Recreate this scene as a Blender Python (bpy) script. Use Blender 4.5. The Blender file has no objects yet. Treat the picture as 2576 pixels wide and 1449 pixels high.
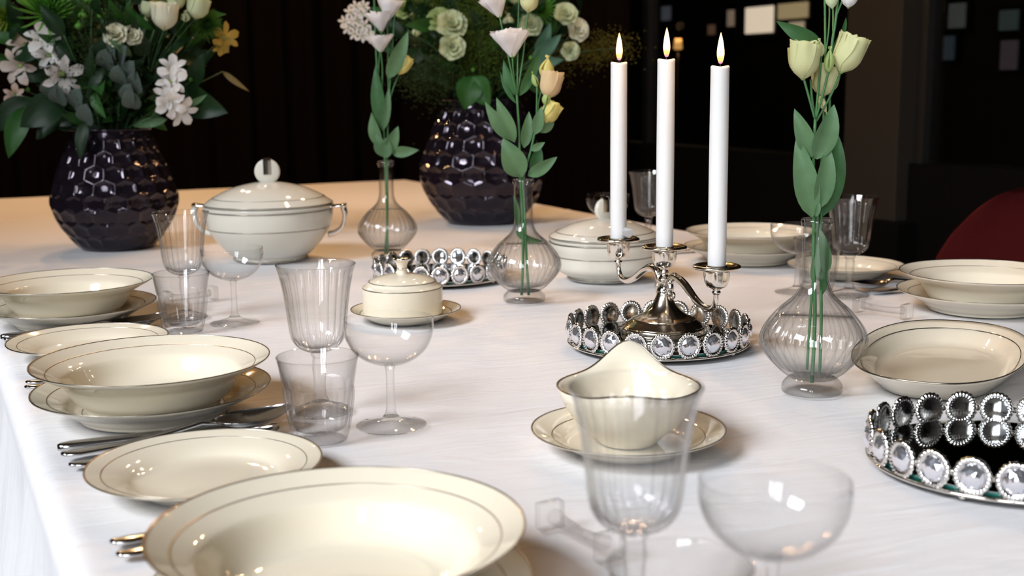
import bpy, math, random
from mathutils import Vector, Matrix, Euler

PI = math.pi
D2R = PI / 180
TZ = 0.75                      # table top height
S = bpy.context.scene
C = S.collection

# ------------------------------------------------------------------ camera
cam_d = bpy.data.cameras.new('camera')
cam_d.sensor_width = 36.0
cam_d.lens = 3094.4 / 2576 * 36
cam_d.clip_start = 0.05
cam_d.dof.use_dof = True
cam_d.dof.focus_distance = 1.50
cam_d.dof.aperture_fstop = 6.6
cam = bpy.data.objects.new('camera', cam_d)
C.objects.link(cam)
cam.matrix_world = (Matrix.Translation((0, 0, TZ + 0.35124)) @
                    Matrix.Rotation((90 - 9.5137) * D2R, 4, 'X') @
                    Matrix.Rotation(-0.6303 * D2R, 4, 'Z'))
S.camera = cam

# ------------------------------------------------------------------ view
S.view_settings.view_transform = 'Standard'
S.view_settings.look = 'None'
S.view_settings.exposure = 0.0
S.view_settings.gamma = 1.0
S.view_settings.use_curve_mapping = False
cy = S.cycles
cy.use_adaptive_sampling = True
cy.adaptive_threshold = 0.06
cy.adaptive_min_samples = 16
cy.max_bounces = 8
cy.transmission_bounces = 6
cy.transparent_max_bounces = 20
cy.glossy_bounces = 3
cy.diffuse_bounces = 2
cy.sample_clamp_indirect = 4.0
cy.blur_glossy = 0.2
cy.caustics_reflective = False
cy.caustics_refractive = True

# ------------------------------------------------------------------ world: overcast sky outside the windows
w = bpy.data.worlds.new('overcast_sky')
S.world = w
w.use_nodes = True
bg = w.node_tree.nodes['Background']
bg.inputs[0].default_value = (0.75, 0.85, 1.0, 1)
bg.inputs[1].default_value = 0.25

# the room is square to the table: N runs across the table, A along it
PHI = math.atan2(0.435, 0.90)
def room(n, t, z=0.0):
    return Vector((n * math.cos(PHI) - t * math.sin(PHI), n * math.sin(PHI) + t * math.cos(PHI), z))

# daylight entering through the tall windows of the left wall
WINDOWS = [(-3.95, 1.2), (-2.45, 1.2), (0.075, 2.95)]      # centre along the wall, width
WIN_Z = (1.30, 4.15)
WALL_L = -2.4
DAYLIGHT = [(WALL_L - .10, -3.95, 1.2, WIN_Z, 185), (WALL_L - .10, -2.45, 1.2, WIN_Z, 185),
            (WALL_L - 6.6, -1.35, 4.8, (6.4, 11.2), 2750)]   # area light added high outside, standing in for sky at the wide window
for n0, t0, ww, (za, zb), en in DAYLIGHT:
    ld = bpy.data.lights.new('window_daylight', 'AREA')
    ld.shape = 'RECTANGLE'
    ld.size = ww
    ld.size_y = zb - za
    ld.energy = en
    ld.color = (0.90, 0.935, 1.0)
    lo = bpy.data.objects.new('window_daylight', ld)
    C.objects.link(lo)
    lo.location = room(n0, t0, (za + zb) / 2)
    lo.rotation_euler = (PI / 2, 0, PHI - PI / 2)
# warm bulbs of the ceiling lamps over the far side of the table
BULBS = [(1.5 + 0.42 * math.cos(k * PI / 3 + .3), 2.9 + 0.42 * math.sin(k * PI / 3 + .3), TZ + 1.45 + 0.1 * (k % 2)) for k in range(6)]
FAR = len(BULBS)
BULBS += [(0.55 + 0.3 * math.cos(k * 2.09 + 1), 4.35 + 0.3 * math.sin(k * 2.09 + 1), TZ + 1.5) for k in range(3)]
for i_, (n_, t_, z_) in enumerate(BULBS):
    ld = bpy.data.lights.new('warm_bulb', 'POINT')
    ld.energy = 9 if i_ < FAR else 20
    ld.color = (1.0, 0.58, 0.27)
    ld.shadow_soft_size = 0.022
    lo = bpy.data.objects.new('warm_bulb', ld)
    C.objects.link(lo)
    lo.location = room(n_, t_, z_)

# ------------------------------------------------------------------ materials
def new_mat(name):
    m = bpy.data.materials.new(name)
    m.use_nodes = True
    nt = m.node_tree
    return m, nt, nt.nodes['Principled BSDF']

def vary(nt, b, col, amount, scale, detail=3, coord='Object'):
    tc = nt.nodes.new('ShaderNodeTexCoord')
    no = nt.nodes.new('ShaderNodeTexNoise')
    no.inputs['Scale'].default_value = scale
    no.inputs['Detail'].default_value = detail
    mx = nt.nodes.new('ShaderNodeMix')
    mx.data_type = 'RGBA'
    nt.links.new(tc.outputs[coord], no.inputs['Vector'])
    nt.links.new(no.outputs['Fac'], mx.inputs['Factor'])
    mx.inputs[6].default_value = tuple(c * (1 - amount) for c in col) + (1,)
    mx.inputs[7].default_value = tuple(min(1, c * (1 + amount)) for c in col) + (1,)
    nt.links.new(mx.outputs[2], b.inputs['Base Color'])
    return no, mx

def add_bump(nt, b, src, strength, dist):
    bp = nt.nodes.new('ShaderNodeBump')
    bp.inputs['Strength'].default_value = strength
    bp.inputs['Distance'].default_value = dist
    nt.links.new(src, bp.inputs['Height'])
    nt.links.new(bp.outputs['Normal'], b.inputs['Normal'])

def pmat(name, col, rough=.5, metal=0., amount=.06, scale=30., bump=0., spec=.5, coat=0., sub=0.):
    m, nt, b = new_mat(name)
    no, mx = vary(nt, b, col, amount, scale)
    b.inputs['Roughness'].default_value = rough
    b.inputs['Metallic'].default_value = metal
    b.inputs['Specular IOR Level'].default_value = spec
    b.inputs['Coat Weight'].default_value = coat
    if sub:
        b.inputs['Subsurface Weight'].default_value = sub
        b.inputs['Subsurface Radius'].default_value = (.006, .004, .003)
        b.inputs['Subsurface Scale'].default_value = 1.0
    if bump:
        add_bump(nt, b, no.outputs['Fac'], bump, .002)
    return m

def thin_mat(name, col, trans=.35, rough=.5, amount=.12, scale=60.):
    """petals and leaves: diffuse front with some light coming through"""
    m, nt, b = new_mat(name)
    no, mx = vary(nt, b, col, amount, scale, 4)
    b.inputs['Roughness'].default_value = rough
    b.inputs['Specular IOR Level'].default_value = .3
    tr = nt.nodes.new('ShaderNodeBsdfTranslucent')
    nt.links.new(mx.outputs[2], tr.inputs['Color'])
    ms = nt.nodes.new('ShaderNodeMixShader')
    ms.inputs[0].default_value = trans
    nt.links.new(b.outputs[0], ms.inputs[1])
    nt.links.new(tr.outputs[0], ms.inputs[2])
    nt.links.new(ms.outputs[0], nt.nodes['Material Output'].inputs['Surface'])
    return m

def glass_mat(name, refr=.3, ior=1.2, tint=(.99, .995, .99), f0=.03, power=4.0, edge=.55):
    """clear tableware glass: light goes through the thin wall, partly bent by its ribs, and glances off at grazing angles"""
    m = bpy.data.materials.new(name)
    m.use_nodes = True
    nt = m.node_tree
    nt.nodes.remove(nt.nodes['Principled BSDF'])
    t = nt.nodes.new('ShaderNodeBsdfTransparent')
    t.inputs['Color'].default_value = tint + (1,)
    # tint darkens with view angle, painting in the dark refraction lines of edges and ribs
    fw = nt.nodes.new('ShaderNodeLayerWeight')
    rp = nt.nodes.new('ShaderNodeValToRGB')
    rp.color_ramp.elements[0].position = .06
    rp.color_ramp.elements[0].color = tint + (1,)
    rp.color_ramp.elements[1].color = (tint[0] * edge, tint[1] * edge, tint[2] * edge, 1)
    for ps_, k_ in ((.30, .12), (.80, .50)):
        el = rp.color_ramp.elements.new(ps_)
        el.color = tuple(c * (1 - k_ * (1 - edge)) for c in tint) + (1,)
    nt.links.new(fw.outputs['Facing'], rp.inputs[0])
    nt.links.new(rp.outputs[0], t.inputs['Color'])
    body = t
    if refr > 0:
        g = nt.nodes.new('ShaderNodeBsdfRefraction')
        g.inputs['IOR'].default_value = ior
        g.inputs['Roughness'].default_value = 0
        g.inputs['Color'].default_value = tint + (1,)
        body = nt.nodes.new('ShaderNodeMixShader')
        body.inputs[0].default_value = refr
        nt.links.new(t.outputs[0], body.inputs[1])
        nt.links.new(g.outputs[0], body.inputs[2])
    lw = nt.nodes.new('ShaderNodeLayerWeight')
    pw = nt.nodes.new('ShaderNodeMath'); pw.operation = 'POWER'; pw.inputs[1].default_value = power
    ma = nt.nodes.new('ShaderNodeMath'); ma.operation = 'MULTIPLY_ADD'; ma.inputs[1].default_value = 1 - f0; ma.inputs[2].default_value = f0
    gl = nt.nodes.new('ShaderNodeBsdfGlossy')
    gl.inputs['Roughness'].default_value = .01
    gl.inputs['Color'].default_value = (.95, .95, .95, 1)
    nt.links.new(lw.outputs['Facing'], pw.inputs[0])
    nt.links.new(pw.outputs[0], ma.inputs[0])
    ms = nt.nodes.new('ShaderNodeMixShader')
    nt.links.new(ma.outputs[0], ms.inputs[0])
    nt.links.new(body.outputs[0], ms.inputs[1])
    nt.links.new(gl.outputs[0], ms.inputs[2])
    nt.links.new(ms.outputs[0], nt.nodes['Material Output'].inputs['Surface'])
    return m

def emit_mat(name, col, strength):
    m, nt, b = new_mat(name)
    vary(nt, b, col, .05, 8)
    b.inputs['Emission Color'].default_value = tuple(col) + (1,)
    b.inputs['Emission Strength'].default_value = strength
    return m

M = {}
M['china'] = pmat('cream_china', (.80, .725, .57), .05, amount=.015, scale=12, spec=.5)
M['china_white'] = pmat('pale_china', (.74, .715, .62), .06, amount=.015, scale=12, spec=.5)
M['line'] = pmat('silver_line', (.30, .27, .22), .28, 1., amount=.15, scale=80)
M['silver'] = pmat('polished_silver', (.86, .80, .72), .10, 1., amount=.10, scale=45)
M['silver_old'] = pmat('worn_silver', (.78, .69, .57), .17, 1., amount=.16, scale=38)
M['chrome'] = pmat('chrome_ornament', (.80, .78, .76), .12, 1., amount=.14, scale=220)
M['steel'] = pmat('cutlery_steel', (.62, .60, .58), .16, 1., amount=.08, scale=60)
M['mirror'] = pmat('mirror_glass', (.80, .83, .82), .02, 1., amount=.02, scale=10)
M['mirror_edge'] = pmat('green_glass_edge', (.02, .16, .13), .08, 0., amount=.2, scale=50, spec=.8)
M['crystal'] = pmat('foiled_crystal', (.84, .84, .89), .03, .9, amount=.06, scale=150)
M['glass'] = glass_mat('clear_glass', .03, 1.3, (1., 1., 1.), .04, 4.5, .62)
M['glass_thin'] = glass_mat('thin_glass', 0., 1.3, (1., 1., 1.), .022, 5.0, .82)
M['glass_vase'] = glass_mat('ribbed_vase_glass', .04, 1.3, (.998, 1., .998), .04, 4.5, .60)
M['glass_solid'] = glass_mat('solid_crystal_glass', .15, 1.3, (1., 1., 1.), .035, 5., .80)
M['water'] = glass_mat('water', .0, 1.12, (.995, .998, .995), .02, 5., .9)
M['wax'] = pmat('white_candle_wax', (.80, .79, .77), .42, amount=.02, scale=20, sub=.4)
M['wick'] = pmat('charred_wick', (.02, .016, .015), .9)
M['vase'] = pmat('dark_purple_lustre_glass', (.026, .018, .028), .11, .6, amount=.15, scale=20, spec=.8)
M['stem'] = pmat('green_stem', (.05, .16, .05), .5, amount=.2, scale=80)
M['stem_dark'] = pmat('dark_stem', (.03, .09, .025), .55, amount=.25, scale=80)
M['leaf'] = thin_mat('lisianthus_leaf', (.105, .205, .095), .2, .5, .18, 90)
M['dark'] = thin_mat('dark_lisianthus_leaf', (.045, .13, .045), .2, .5, .18, 90)
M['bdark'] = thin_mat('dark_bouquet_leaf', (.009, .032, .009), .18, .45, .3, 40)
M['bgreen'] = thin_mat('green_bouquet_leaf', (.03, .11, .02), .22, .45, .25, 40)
M['brown'] = thin_mat('dry_leaf', (.16, .11, .03), .2, .6, .2, 40)
M['euca'] = thin_mat('eucalyptus_leaf', (.09, .12, .10), .1, .55, .2, 40)
M['blue'] = thin_mat('blue_green_leaf', (.07, .16, .10), .2, .5, .2, 40)
for k_, c_ in dict(yellowcream=(.72, .72, .38), white=(.88, .85, .82), whitepink=(.92, .89, .88), pinkwhite=(.70, .60, .53),
                   cream=(.84, .82, .62), greenwhite=(.70, .76, .48), greenish=(.42, .52, .20), yellow=(.78, .68, .22),
                   peach=(.80, .60, .34), greenbud=(.42, .55, .20), green=(.14, .38, .05), darkgreen=(.05, .14, .02),
                   yellowgreen=(.30, .42, .05), ochre=(.42, .30, .06)).items():
    M['p_' + k_] = thin_mat(k_ + '_petal', c_, .3, .55, .08, 70)

# ------------------------------------------------------------------ geometry helpers
def mesh(name, verts, faces, smooth=True):
    me = bpy.data.meshes.new(name)
    me.from_pydata([tuple(v) for v in verts], [], faces)
    me.validate()
    if smooth:
        me.shade_smooth()
    me.update()
    return me

def obj(name, me, mat=None, parent=None, loc=None, rot=None, scale=None):
    o = bpy.data.objects.new(name, me)
    if mat is not None and me is not None and not me.materials:
        me.materials.append(M[mat] if isinstance(mat, str) else mat)
    C.objects.link(o)
    o.parent = parent
    if loc is not None: o.location = loc
    if rot is not None: o.rotation_euler = rot
    if scale is not None: o.scale = (scale,) * 3 if isinstance(scale, (int, float)) else scale
    return o

def tag(o, label, cat, group=None):
    o['label'] = label
    o['category'] = cat
    if group: o['group'] = group
    return o

def thing(name, label, cat, loc=(0, 0, 0), rotz=0., group=None):
    o = bpy.data.objects.new(name, None)
    C.objects.link(o)
    o.empty_display_size = .03
    o.location = loc
    o.rotation_euler = (0, 0, rotz)
    return tag(o, label, cat, group)

def struct(o):
    o['kind'] = 'structure'
    return o

def dup(root, loc, rotz=0., label=None, group=None):
    def cp(o, parent):
        c = o.copy()
        C.objects.link(c)
        c.parent = parent
        for ch in o.children:
            cp(ch, c)
        return c
    r = cp(root, None)
    r.location = loc
    r.rotation_euler = (0, 0, rotz)
    if label: r['label'] = label
    if group: r['group'] = group
    return r

def spl(pts, k=6):
    """Catmull-Rom through the given points"""
    P = [Vector(p) for p in pts]
    Q = [P[0] * 2 - P[1]] + P + [P[-1] * 2 - P[-2]]
    out = []
    for i in range(1, len(Q) - 2):
        a, b, c, d = Q[i - 1], Q[i], Q[i + 1], Q[i + 2]
        for j in range(k):
            t = j / k
            out.append(.5 * ((2 * b) + (c - a) * t + (2 * a - 5 * b + 4 * c - d) * t * t + (3 * b - a - 3 * c + d) * t ** 3))
    out.append(P[-1])
    return out

def lathe(name, prof, n=64, mod=None, smooth=True, twist=None):
    verts, faces, rows = [], [], []
    for i, p in enumerate(prof):
        r, z = p[0], p[1]
        if abs(r) < 1e-6:
            rows.append([len(verts)] * n)
            verts.append((0, 0, z))
        else:
            row = []
            for j in range(n):
                th = 2 * PI * j / n
                rr, zz = (mod(th, r, z, i) if mod else (r, z))
                tt = th + (twist(z) if twist else 0)
                row.append(len(verts))
                verts.append((rr * math.cos(tt), rr * math.sin(tt), zz))
            rows.append(row)
    # keep the faces pointing outward whichever way the profile runs
    area = sum(p[0] * q[1] - q[0] * p[1] for p, q in zip(prof, list(prof[1:]) + [prof[0]]))
    flip = area < 0
    for a, b in zip(rows[:-1], rows[1:]):
        for j in range(n):
            k = (j + 1) % n
            q = [a[j], b[j], b[k], a[k]] if flip else [a[j], a[k], b[k], b[j]]
            u = []
            for x in q:
                if x not in u: u.append(x)
            if len(u) >= 3: faces.append(u)
    return mesh(name, verts, faces, smooth)

def frames(P):
    T = []
    for i in range(len(P)):
        a, b = P[max(0, i - 1)], P[min(len(P) - 1, i + 1)]
        d = (b - a)
        T.append(d.normalized() if d.length > 1e-9 else Vector((0, 0, 1)))
    up = Vector((0, 0, 1)) if abs(T[0].z) < .9 else Vector((1, 0, 0))
    u = (up - T[0] * up.dot(T[0])).normalized()
    out = []
    for t in T:
        u = (u - t * u.dot(t))
        u = u.normalized() if u.length > 1e-9 else t.orthogonal().normalized()
        out.append((t, u, t.cross(u)))
    return out

def tube(name, pts, r, n=8, sec=None, smooth=True):
    """closed tube along pts; r number or list; sec(theta)->radius factor"""
    P = [Vector(p) for p in pts]
    R = r if isinstance(r, (list, tuple)) else [r] * len(P)
    F = frames(P)
    verts, faces = [], []
    for p, (t, u, v), rr in zip(P, F, R):
        for j in range(n):
            th = 2 * PI * j / n
            k = sec(th) if sec else 1
            verts.append(p + (u * math.cos(th) + v * math.sin(th)) * rr * k)
    for i in range(len(P) - 1):
        for j in range(n):
            k = (j + 1) % n
            faces.append((i * n + j, i * n + k, (i + 1) * n + k, (i + 1) * n + j))
    faces.append(tuple(reversed(range(n))))
    faces.append(tuple(range((len(P) - 1) * n, len(P) * n)))
    return mesh(name, verts, faces, smooth)

def loft(name, secs, n=14, pw=2.4, smooth=True):
    """flat bar along x: (x, half width, half height, z centre[, y centre]) with super-ellipse sections"""
    verts, faces = [], []
    for s in secs:
        x, hw, hh, zc = s[:4]
        yc = s[4] if len(s) > 4 else 0
        for j in range(n):
            th = 2 * PI * j / n
            c, q = math.cos(th), math.sin(th)
            verts.append((x, yc + hw * math.copysign(abs(c) ** (2 / pw), c), zc + hh * math.copysign(abs(q) ** (2 / pw), q)))
    for i in range(len(secs) - 1):
        for j in range(n):
            k = (j + 1) % n
            faces.append((i * n + j, i * n + k, (i + 1) * n + k, (i + 1) * n + j))
    faces.append(tuple(reversed(range(n))))
    faces.append(tuple(range((len(secs) - 1) * n, len(secs) * n)))
    return mesh(name, verts, faces, smooth)

def box(name, x0, x1, y0, y1, z0, z1, bev=0.):
    b = bev
    if b:
        import bmesh
        bm = bmesh.new()
        bmesh.ops.create_cube(bm, size=1)
        for v in bm.verts:
            v.co = Vector(((x0 + x1) / 2 + v.co.x * (x1 - x0), (y0 + y1) / 2 + v.co.y * (y1 - y0), (z0 + z1) / 2 + v.co.z * (z1 - z0)))
        bmesh.ops.bevel(bm, geom=list(bm.edges), offset=b, segments=2, affect='EDGES', profile=.5)
        me = bpy.data.meshes.new(name)
        bm.to_mesh(me)
        bm.free()
        return me
    v = [(x, y, z) for x in (x0, x1) for y in (y0, y1) for z in (z0, z1)]
    f = [(0, 1, 3, 2), (4, 6, 7, 5), (0, 4, 5, 1), (2, 3, 7, 6), (0, 2, 6, 4), (1, 5, 7, 3)]
    return mesh(name, v, f, False)

def at_z(prof, r):
    """height of a (r, z) profile at radius r"""
    for a, b in zip(prof[:-1], prof[1:]):
        if min(a[0], b[0]) <= r <= max(a[0], b[0]) and abs(a[0] - b[0]) > 1e-9:
            f = (r - a[0]) / (b[0] - a[0])
            return a[1] + f * (b[1] - a[1])
    return prof[-1][1]

# ------------------------------------------------------------------ the room
M['floor'] = pmat('dark_floor', (.018, .014, .012), .45, amount=.3, scale=6)
M['plaster'] = pmat('dark_plaster', (.035, .029, .024), .85, amount=.1, scale=9)
M['ceiling'] = pmat('dark_ceiling', (.05, .045, .04), .9, amount=.08, scale=5)
M['curtain'] = pmat('brown_velvet_curtain', (.0045, .0021, .0011), .95, amount=.25, scale=14, spec=.1)
M['frame'] = pmat('black_window_frame', (.008, .008, .008), .5, amount=.2, scale=20)
M['white_frame'] = pmat('white_window_frame', (.6, .6, .58), .5)
M['pillar'] = pmat('brown_pillar_paint', (.014, .0105, .006), .8, amount=.1, scale=7)
M['dark_panel'] = pmat('black_panel', (.0018, .0015, .0013), .85, amount=.2, scale=12, spec=.1)
M['pane'] = glass_mat('dark_partition_glass', 0., 1.3, (.75, .73, .70), .03, 4.5)

def rstruct(name, me, mat):
    o = struct(obj(name, me, mat))
    o.rotation_euler = (0, 0, PHI)
    return o

T0, T1, WALL_R, CEIL = -6.2, 6.7, 3.4, 4.6
rstruct('floor', box('floor', WALL_L - .3, 8.0, T0 - .1, 13.2, -.1, 0), 'floor')
rstruct('ceiling', box('ceiling', WALL_L - .3, 8.0, T0 - .1, 13.2, CEIL, CEIL + .1), 'ceiling')
rstruct('wall_back', box('wall_back', WALL_L - .2, WALL_R + .2, T1, T1 + .15, 0, CEIL), 'plaster')
rstruct('wall_front', box('wall_front', WALL_L - .2, WALL_R + .2, T0 - .15, T0, 0, CEIL), 'plaster')
# left wall with three window openings
edges = [T0]
for t0, ww in WINDOWS:
    edges += [t0 - ww / 2, t0 + ww / 2]
edges.append(T1)
vs, fs = [], []
def addbox(x0, x1, y0, y1, z0, z1):
    k = len(vs)
    vs.extend((x, y, z) for x in (x0, x1) for y in (y0, y1) for z in (z0, z1))
    fs.extend(tuple(k + i for i in f) for f in [(0, 1, 3, 2), (4, 6, 7, 5), (0, 4, 5, 1), (2, 3, 7, 6), (0, 2, 6, 4), (1, 5, 7, 3)])
for i in range(0, len(edges), 2):
    addbox(WALL_L - .08, WALL_L, edges[i], edges[i + 1], 0, CEIL)
for t0, ww in WINDOWS:
    addbox(WALL_L - .08, WALL_L, t0 - ww / 2, t0 + ww / 2, 0, WIN_Z[0])
    addbox(WALL_L - .08, WALL_L, t0 - ww / 2, t0 + ww / 2, WIN_Z[1], CEIL)
rstruct('wall_left', mesh('wall_left', vs, fs, False), 'plaster')
for i, (t0, ww) in enumerate(WINDOWS):
    root = struct(bpy.data.objects.new('window_%d' % (i + 1), None))
    C.objects.link(root)
    root.rotation_euler = (0, 0, PHI)
    for a_, b_, c_, d_ in ((t0 - ww / 2, t0 - ww / 2 + .05, *WIN_Z), (t0 + ww / 2 - .05, t0 + ww / 2, *WIN_Z),
                           (t0 - ww / 2, t0 + ww / 2, WIN_Z[0], WIN_Z[0] + .05), (t0 - ww / 2, t0 + ww / 2, WIN_Z[1] - .05, WIN_Z[1]),
                           (t0 - .025, t0 + .025, *WIN_Z), (t0 - ww / 2, t0 + ww / 2, 2.9, 2.94)):
        obj('window_bar', box('window_bar', WALL_L - .07, WALL_L - .02, a_, b_, c_, d_), 'white_frame', root)

# right side: low black panel, glazed bays, brown pillar
LOW = .78
rstruct('wall_right', box('wall_right', WALL_R, WALL_R + .12, T0, T1, 0, LOW), 'dark_panel')
rstruct('trim_1', box('trim_1', WALL_R, WALL_R + .12, T0, T1, 2.6, CEIL), 'dark_panel')
pil = struct(bpy.data.objects.new('wall_pillar', None)); C.objects.link(pil); pil.rotation_euler = (0, 0, PHI)
obj('shaft', box('shaft', WALL_R - .06, WALL_R + .14, 3.56, 3.86, .56, CEIL, .004), 'pillar', pil)
obj('plinth', box('plinth', WALL_R - .10, WALL_R + .14, 3.50, 3.92, 0, .56, .006), 'dark_panel', pil)
for i, (a_, b_) in enumerate(((3.86, 5.5), (1.4, 3.56), (-1.2, 1.3))):
    root = struct(bpy.data.objects.new('window_%d' % (i + 4), None)); C.objects.link(root); root.rotation_euler = (0, 0, PHI)
    obj('pane', box('pane', WALL_R + .05, WALL_R + .058, a_ + .02, b_ - .02, LOW + .01, 2.58), 'pane', root)
    for c_, d_ in ((a_, a_ + .05), (b_ - .05, b_)):
        obj('window_frame', box('window_frame', WALL_R + .02, WALL_R + .09, c_, d_, LOW, 2.6), 'frame', root)

# curtains with deep folds
def curtain(name, label, horizontal, a0, a1, depth, pitch, amp, seed):
    rnd = random.Random(seed)
    n = int(abs(a1 - a0) / .022)
    cols = []
    ph = 0
    for i in range(n + 1):
        u = i / n
        ph += 2 * PI * (.022 / pitch) * (1 + .35 * math.sin(u * 23 + seed))
        cols.append((a0 + (a1 - a0) * u, amp * math.sin(ph) + .25 * amp * math.sin(2.3 * ph + 1)))
    rows = 10
    verts, faces = [], []
    for r in range(rows + 1):
        z = .02 + (CEIL - .06) * r / rows
        k = .75 + .25 * (1 - r / rows)
        for a_, d_ in cols:
            verts.append((a_, depth + d_ * k, z) if horizontal else (depth + d_ * k, a_, z))
    m_ = n + 1
    for r in range(rows):
        for i in range(n):
            faces.append((r * m_ + i, r * m_ + i + 1, (r + 1) * m_ + i + 1, (r + 1) * m_ + i))
    o = obj(name, mesh(name, verts, faces), 'curtain')
    o.rotation_euler = (0, 0, PHI)
    return tag(o, label, 'curtain')
curtain('curtain', 'dark brown floor-length curtain covering the whole wall behind the table', True, WALL_L + .05, WALL_R - .1, T1 - .16, .24, .06, 3)
curtain('curtain', 'dark brown curtain drawn to the corner beside the dark glass partition', False, 5.42, T1 - .35, WALL_R - .14, .17, .05, 5)

# the dim room behind the partition
rstruct('wall_far', box('wall_far', 7.6, 7.75, T0, 13.2, 0, CEIL), 'plaster')
def lit(name, label, t, z, w_, h_, col, st):  # glowing panel added to imitate a reflection in the partition glass
    o = thing(name, label, 'reflection panel')
    o.rotation_euler = (0, 0, PHI)
    obj('window_frame', box('window_frame', 7.54, 7.60, t - w_ / 2 - .03, t + w_ / 2 + .03, z - h_ / 2 - .03, z + h_ / 2 + .03), 'frame', o)
    obj('pane', box('pane', 7.515, 7.539, t - w_ / 2, t + w_ / 2, z - h_ / 2, z + h_ / 2), emit_mat('reflection_glow', col, st), o)
    return o

rstruct('wall_end', box('wall_end', WALL_L, 7.75, 13.0, 13.15, 0, CEIL), 'plaster')
rstruct('wall_near', box('wall_near', WALL_R, 7.75, T0 - .1, T0, 0, CEIL), 'plaster')
rstruct('wall_side', box('wall_side', WALL_R, WALL_R + .12, T1 - .05, 13.0, 0, CEIL), 'dark_panel')
for args in (('broad pale stand-in for a window reflection, far behind the partition', 9.97, 1.67, .42, .25, (1, .86, .70), 1.5),
             ('wide yellowish stand-in reflection right of the broad pale one, behind the partition', 9.46, 1.73, .42, .14, (1, .80, .45), .55),
             ('small stand-in reflection under the wide yellowish one, behind the partition', 9.40, 1.585, .20, .08, (1, .85, .6), .6),
             ('narrow upright stand-in reflection left of the broad pale one, behind the partition', 10.44, 1.71, .09, .16, (1, .78, .6), .30),
             ('faint bluish stand-in reflection high behind the first candle, behind the partition', 11.63, 1.82, .15, .15, (.7, .8, 1), .10),
             ('dim reddish stand-in reflection low between the candles, behind the partition', 10.77, 1.61, .10, .10, (1, .6, .4), .12),
             ('dim cool stand-in reflection at the upper right corner above the red chair', 7.42, 1.58, .16, .19, (.6, .75, .85), .05),
             ('dim olive stand-in reflection beside the cool one above the red chair', 7.66, 1.66, .16, .11, (.6, .6, .3), .035),
             ('narrow blue stand-in reflection under the cool one above the red chair', 7.49, 1.33, .10, .19, (.35, .55, .8), .03),
             ('dim lavender stand-in reflection at the right edge above the red chair', 6.88, 1.26, .15, .22, (.6, .55, .75), .022),
             ('teal stand-in reflection at the right edge above the lavender one', 6.90, 1.52, .17, .15, (.4, .65, .75), .025)):
    lit('reflection_panel', *args)
# small shaded lamp on a stand behind the partition
lamp = thing('standing_lamp', 'small glowing lamp on a thin stand behind the dark partition', 'lamp', room(4.6, 6.96, 0))
obj('base', lathe('base', [(0, 0), (.11, 0), (.11, .012), (.02, .025), (0, .025)], 24), 'frame', lamp)
obj('pole', tube('pole', [(0, 0, .02), (0, 0, 1.28)], .009), 'frame', lamp)
obj('lamp_shade', lathe('lamp_shade', [(.016, 1.30), (.030, 1.305), (.022, 1.37), (.020, 1.37), (.028, 1.306), (.016, 1.302)], 24), emit_mat('lamp_shade_glow', (1, .55, .18), 1.2), lamp)
ld = bpy.data.lights.new('lamp_light', 'POINT'); ld.energy = 5; ld.color = (1, .68, .4); ld.shadow_soft_size = .03
lo = bpy.data.objects.new('lamp_light', ld); C.objects.link(lo); lo.parent = lamp; lo.location = (0, 0, 1.45)

# ------------------------------------------------------------------ table and cloth
TN0, TN1, TT0, TT1 = 0.075, 1.655, -0.55, 4.31
M['table_wood'] = pmat('dark_table_wood', (.05, .03, .018), .4, amount=.3, scale=10)
table = thing('dining_table', 'long dining table under the white tablecloth', 'table', room(0, 0, 0), PHI)
obj('tabletop', box('tabletop', TN0 + .008, TN1 - .008, TT0 + .008, TT1 - .008, TZ - .045, TZ - .009, .004), 'table_wood', table)
for n_ in (TN0 + .12, TN1 - .12):
    for t_ in (TT0 + .15, TT1 - .15):
        obj('leg', box('leg', n_ - .035, n_ + .035, t_ - .035, t_ + .035, 0, TZ - .045, .004), 'table_wood', table)

def cloth_mat():
    m, nt, b = new_mat('white_linen')
    b.inputs['Base Color'].default_value = (.80, .785, .785, 1)
    b.inputs['Roughness'].default_value = .85
    b.inputs['Specular IOR Level'].default_value = .2
    tc = nt.nodes.new('ShaderNodeTexCoord')
    mp = nt.nodes.new('ShaderNodeMapping')
    mp.inputs['Scale'].default_value = (3.0, 11.0, 3.0)
    mp.inputs['Rotation'].default_value = (0, 0, .35)
    n1 = nt.nodes.new('ShaderNodeTexNoise')
    n1.inputs['Scale'].default_value = 2.2
    n1.inputs['Detail'].default_value = 5
    n1.inputs['Distortion'].default_value = 1.2
    wv = nt.nodes.new('ShaderNodeTexNoise')
    wv.inputs['Scale'].default_value = 900
    nt.links.new(tc.outputs['Object'], mp.inputs['Vector'])
    nt.links.new(mp.outputs['Vector'], n1.inputs['Vector'])
    nt.links.new(tc.outputs['Object'], wv.inputs['Vector'])
    b1 = nt.nodes.new('ShaderNodeBump')
    b1.inputs['Strength'].default_value = .55
    b1.inputs['Distance'].default_value = .006
    nt.links.new(n1.outputs['Fac'], b1.inputs['Height'])
    b2 = nt.nodes.new('ShaderNodeBump')
    b2.inputs['Strength'].default_value = .12
    b2.inputs['Distance'].default_value = .0006
    nt.links.new(wv.outputs['Fac'], b2.inputs['Height'])
    nt.links.new(b1.outputs['Normal'], b2.inputs['Normal'])
    nt.links.new(b2.outputs['Normal'], b.inputs['Normal'])
    return m
M['cloth'] = cloth_mat()

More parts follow.
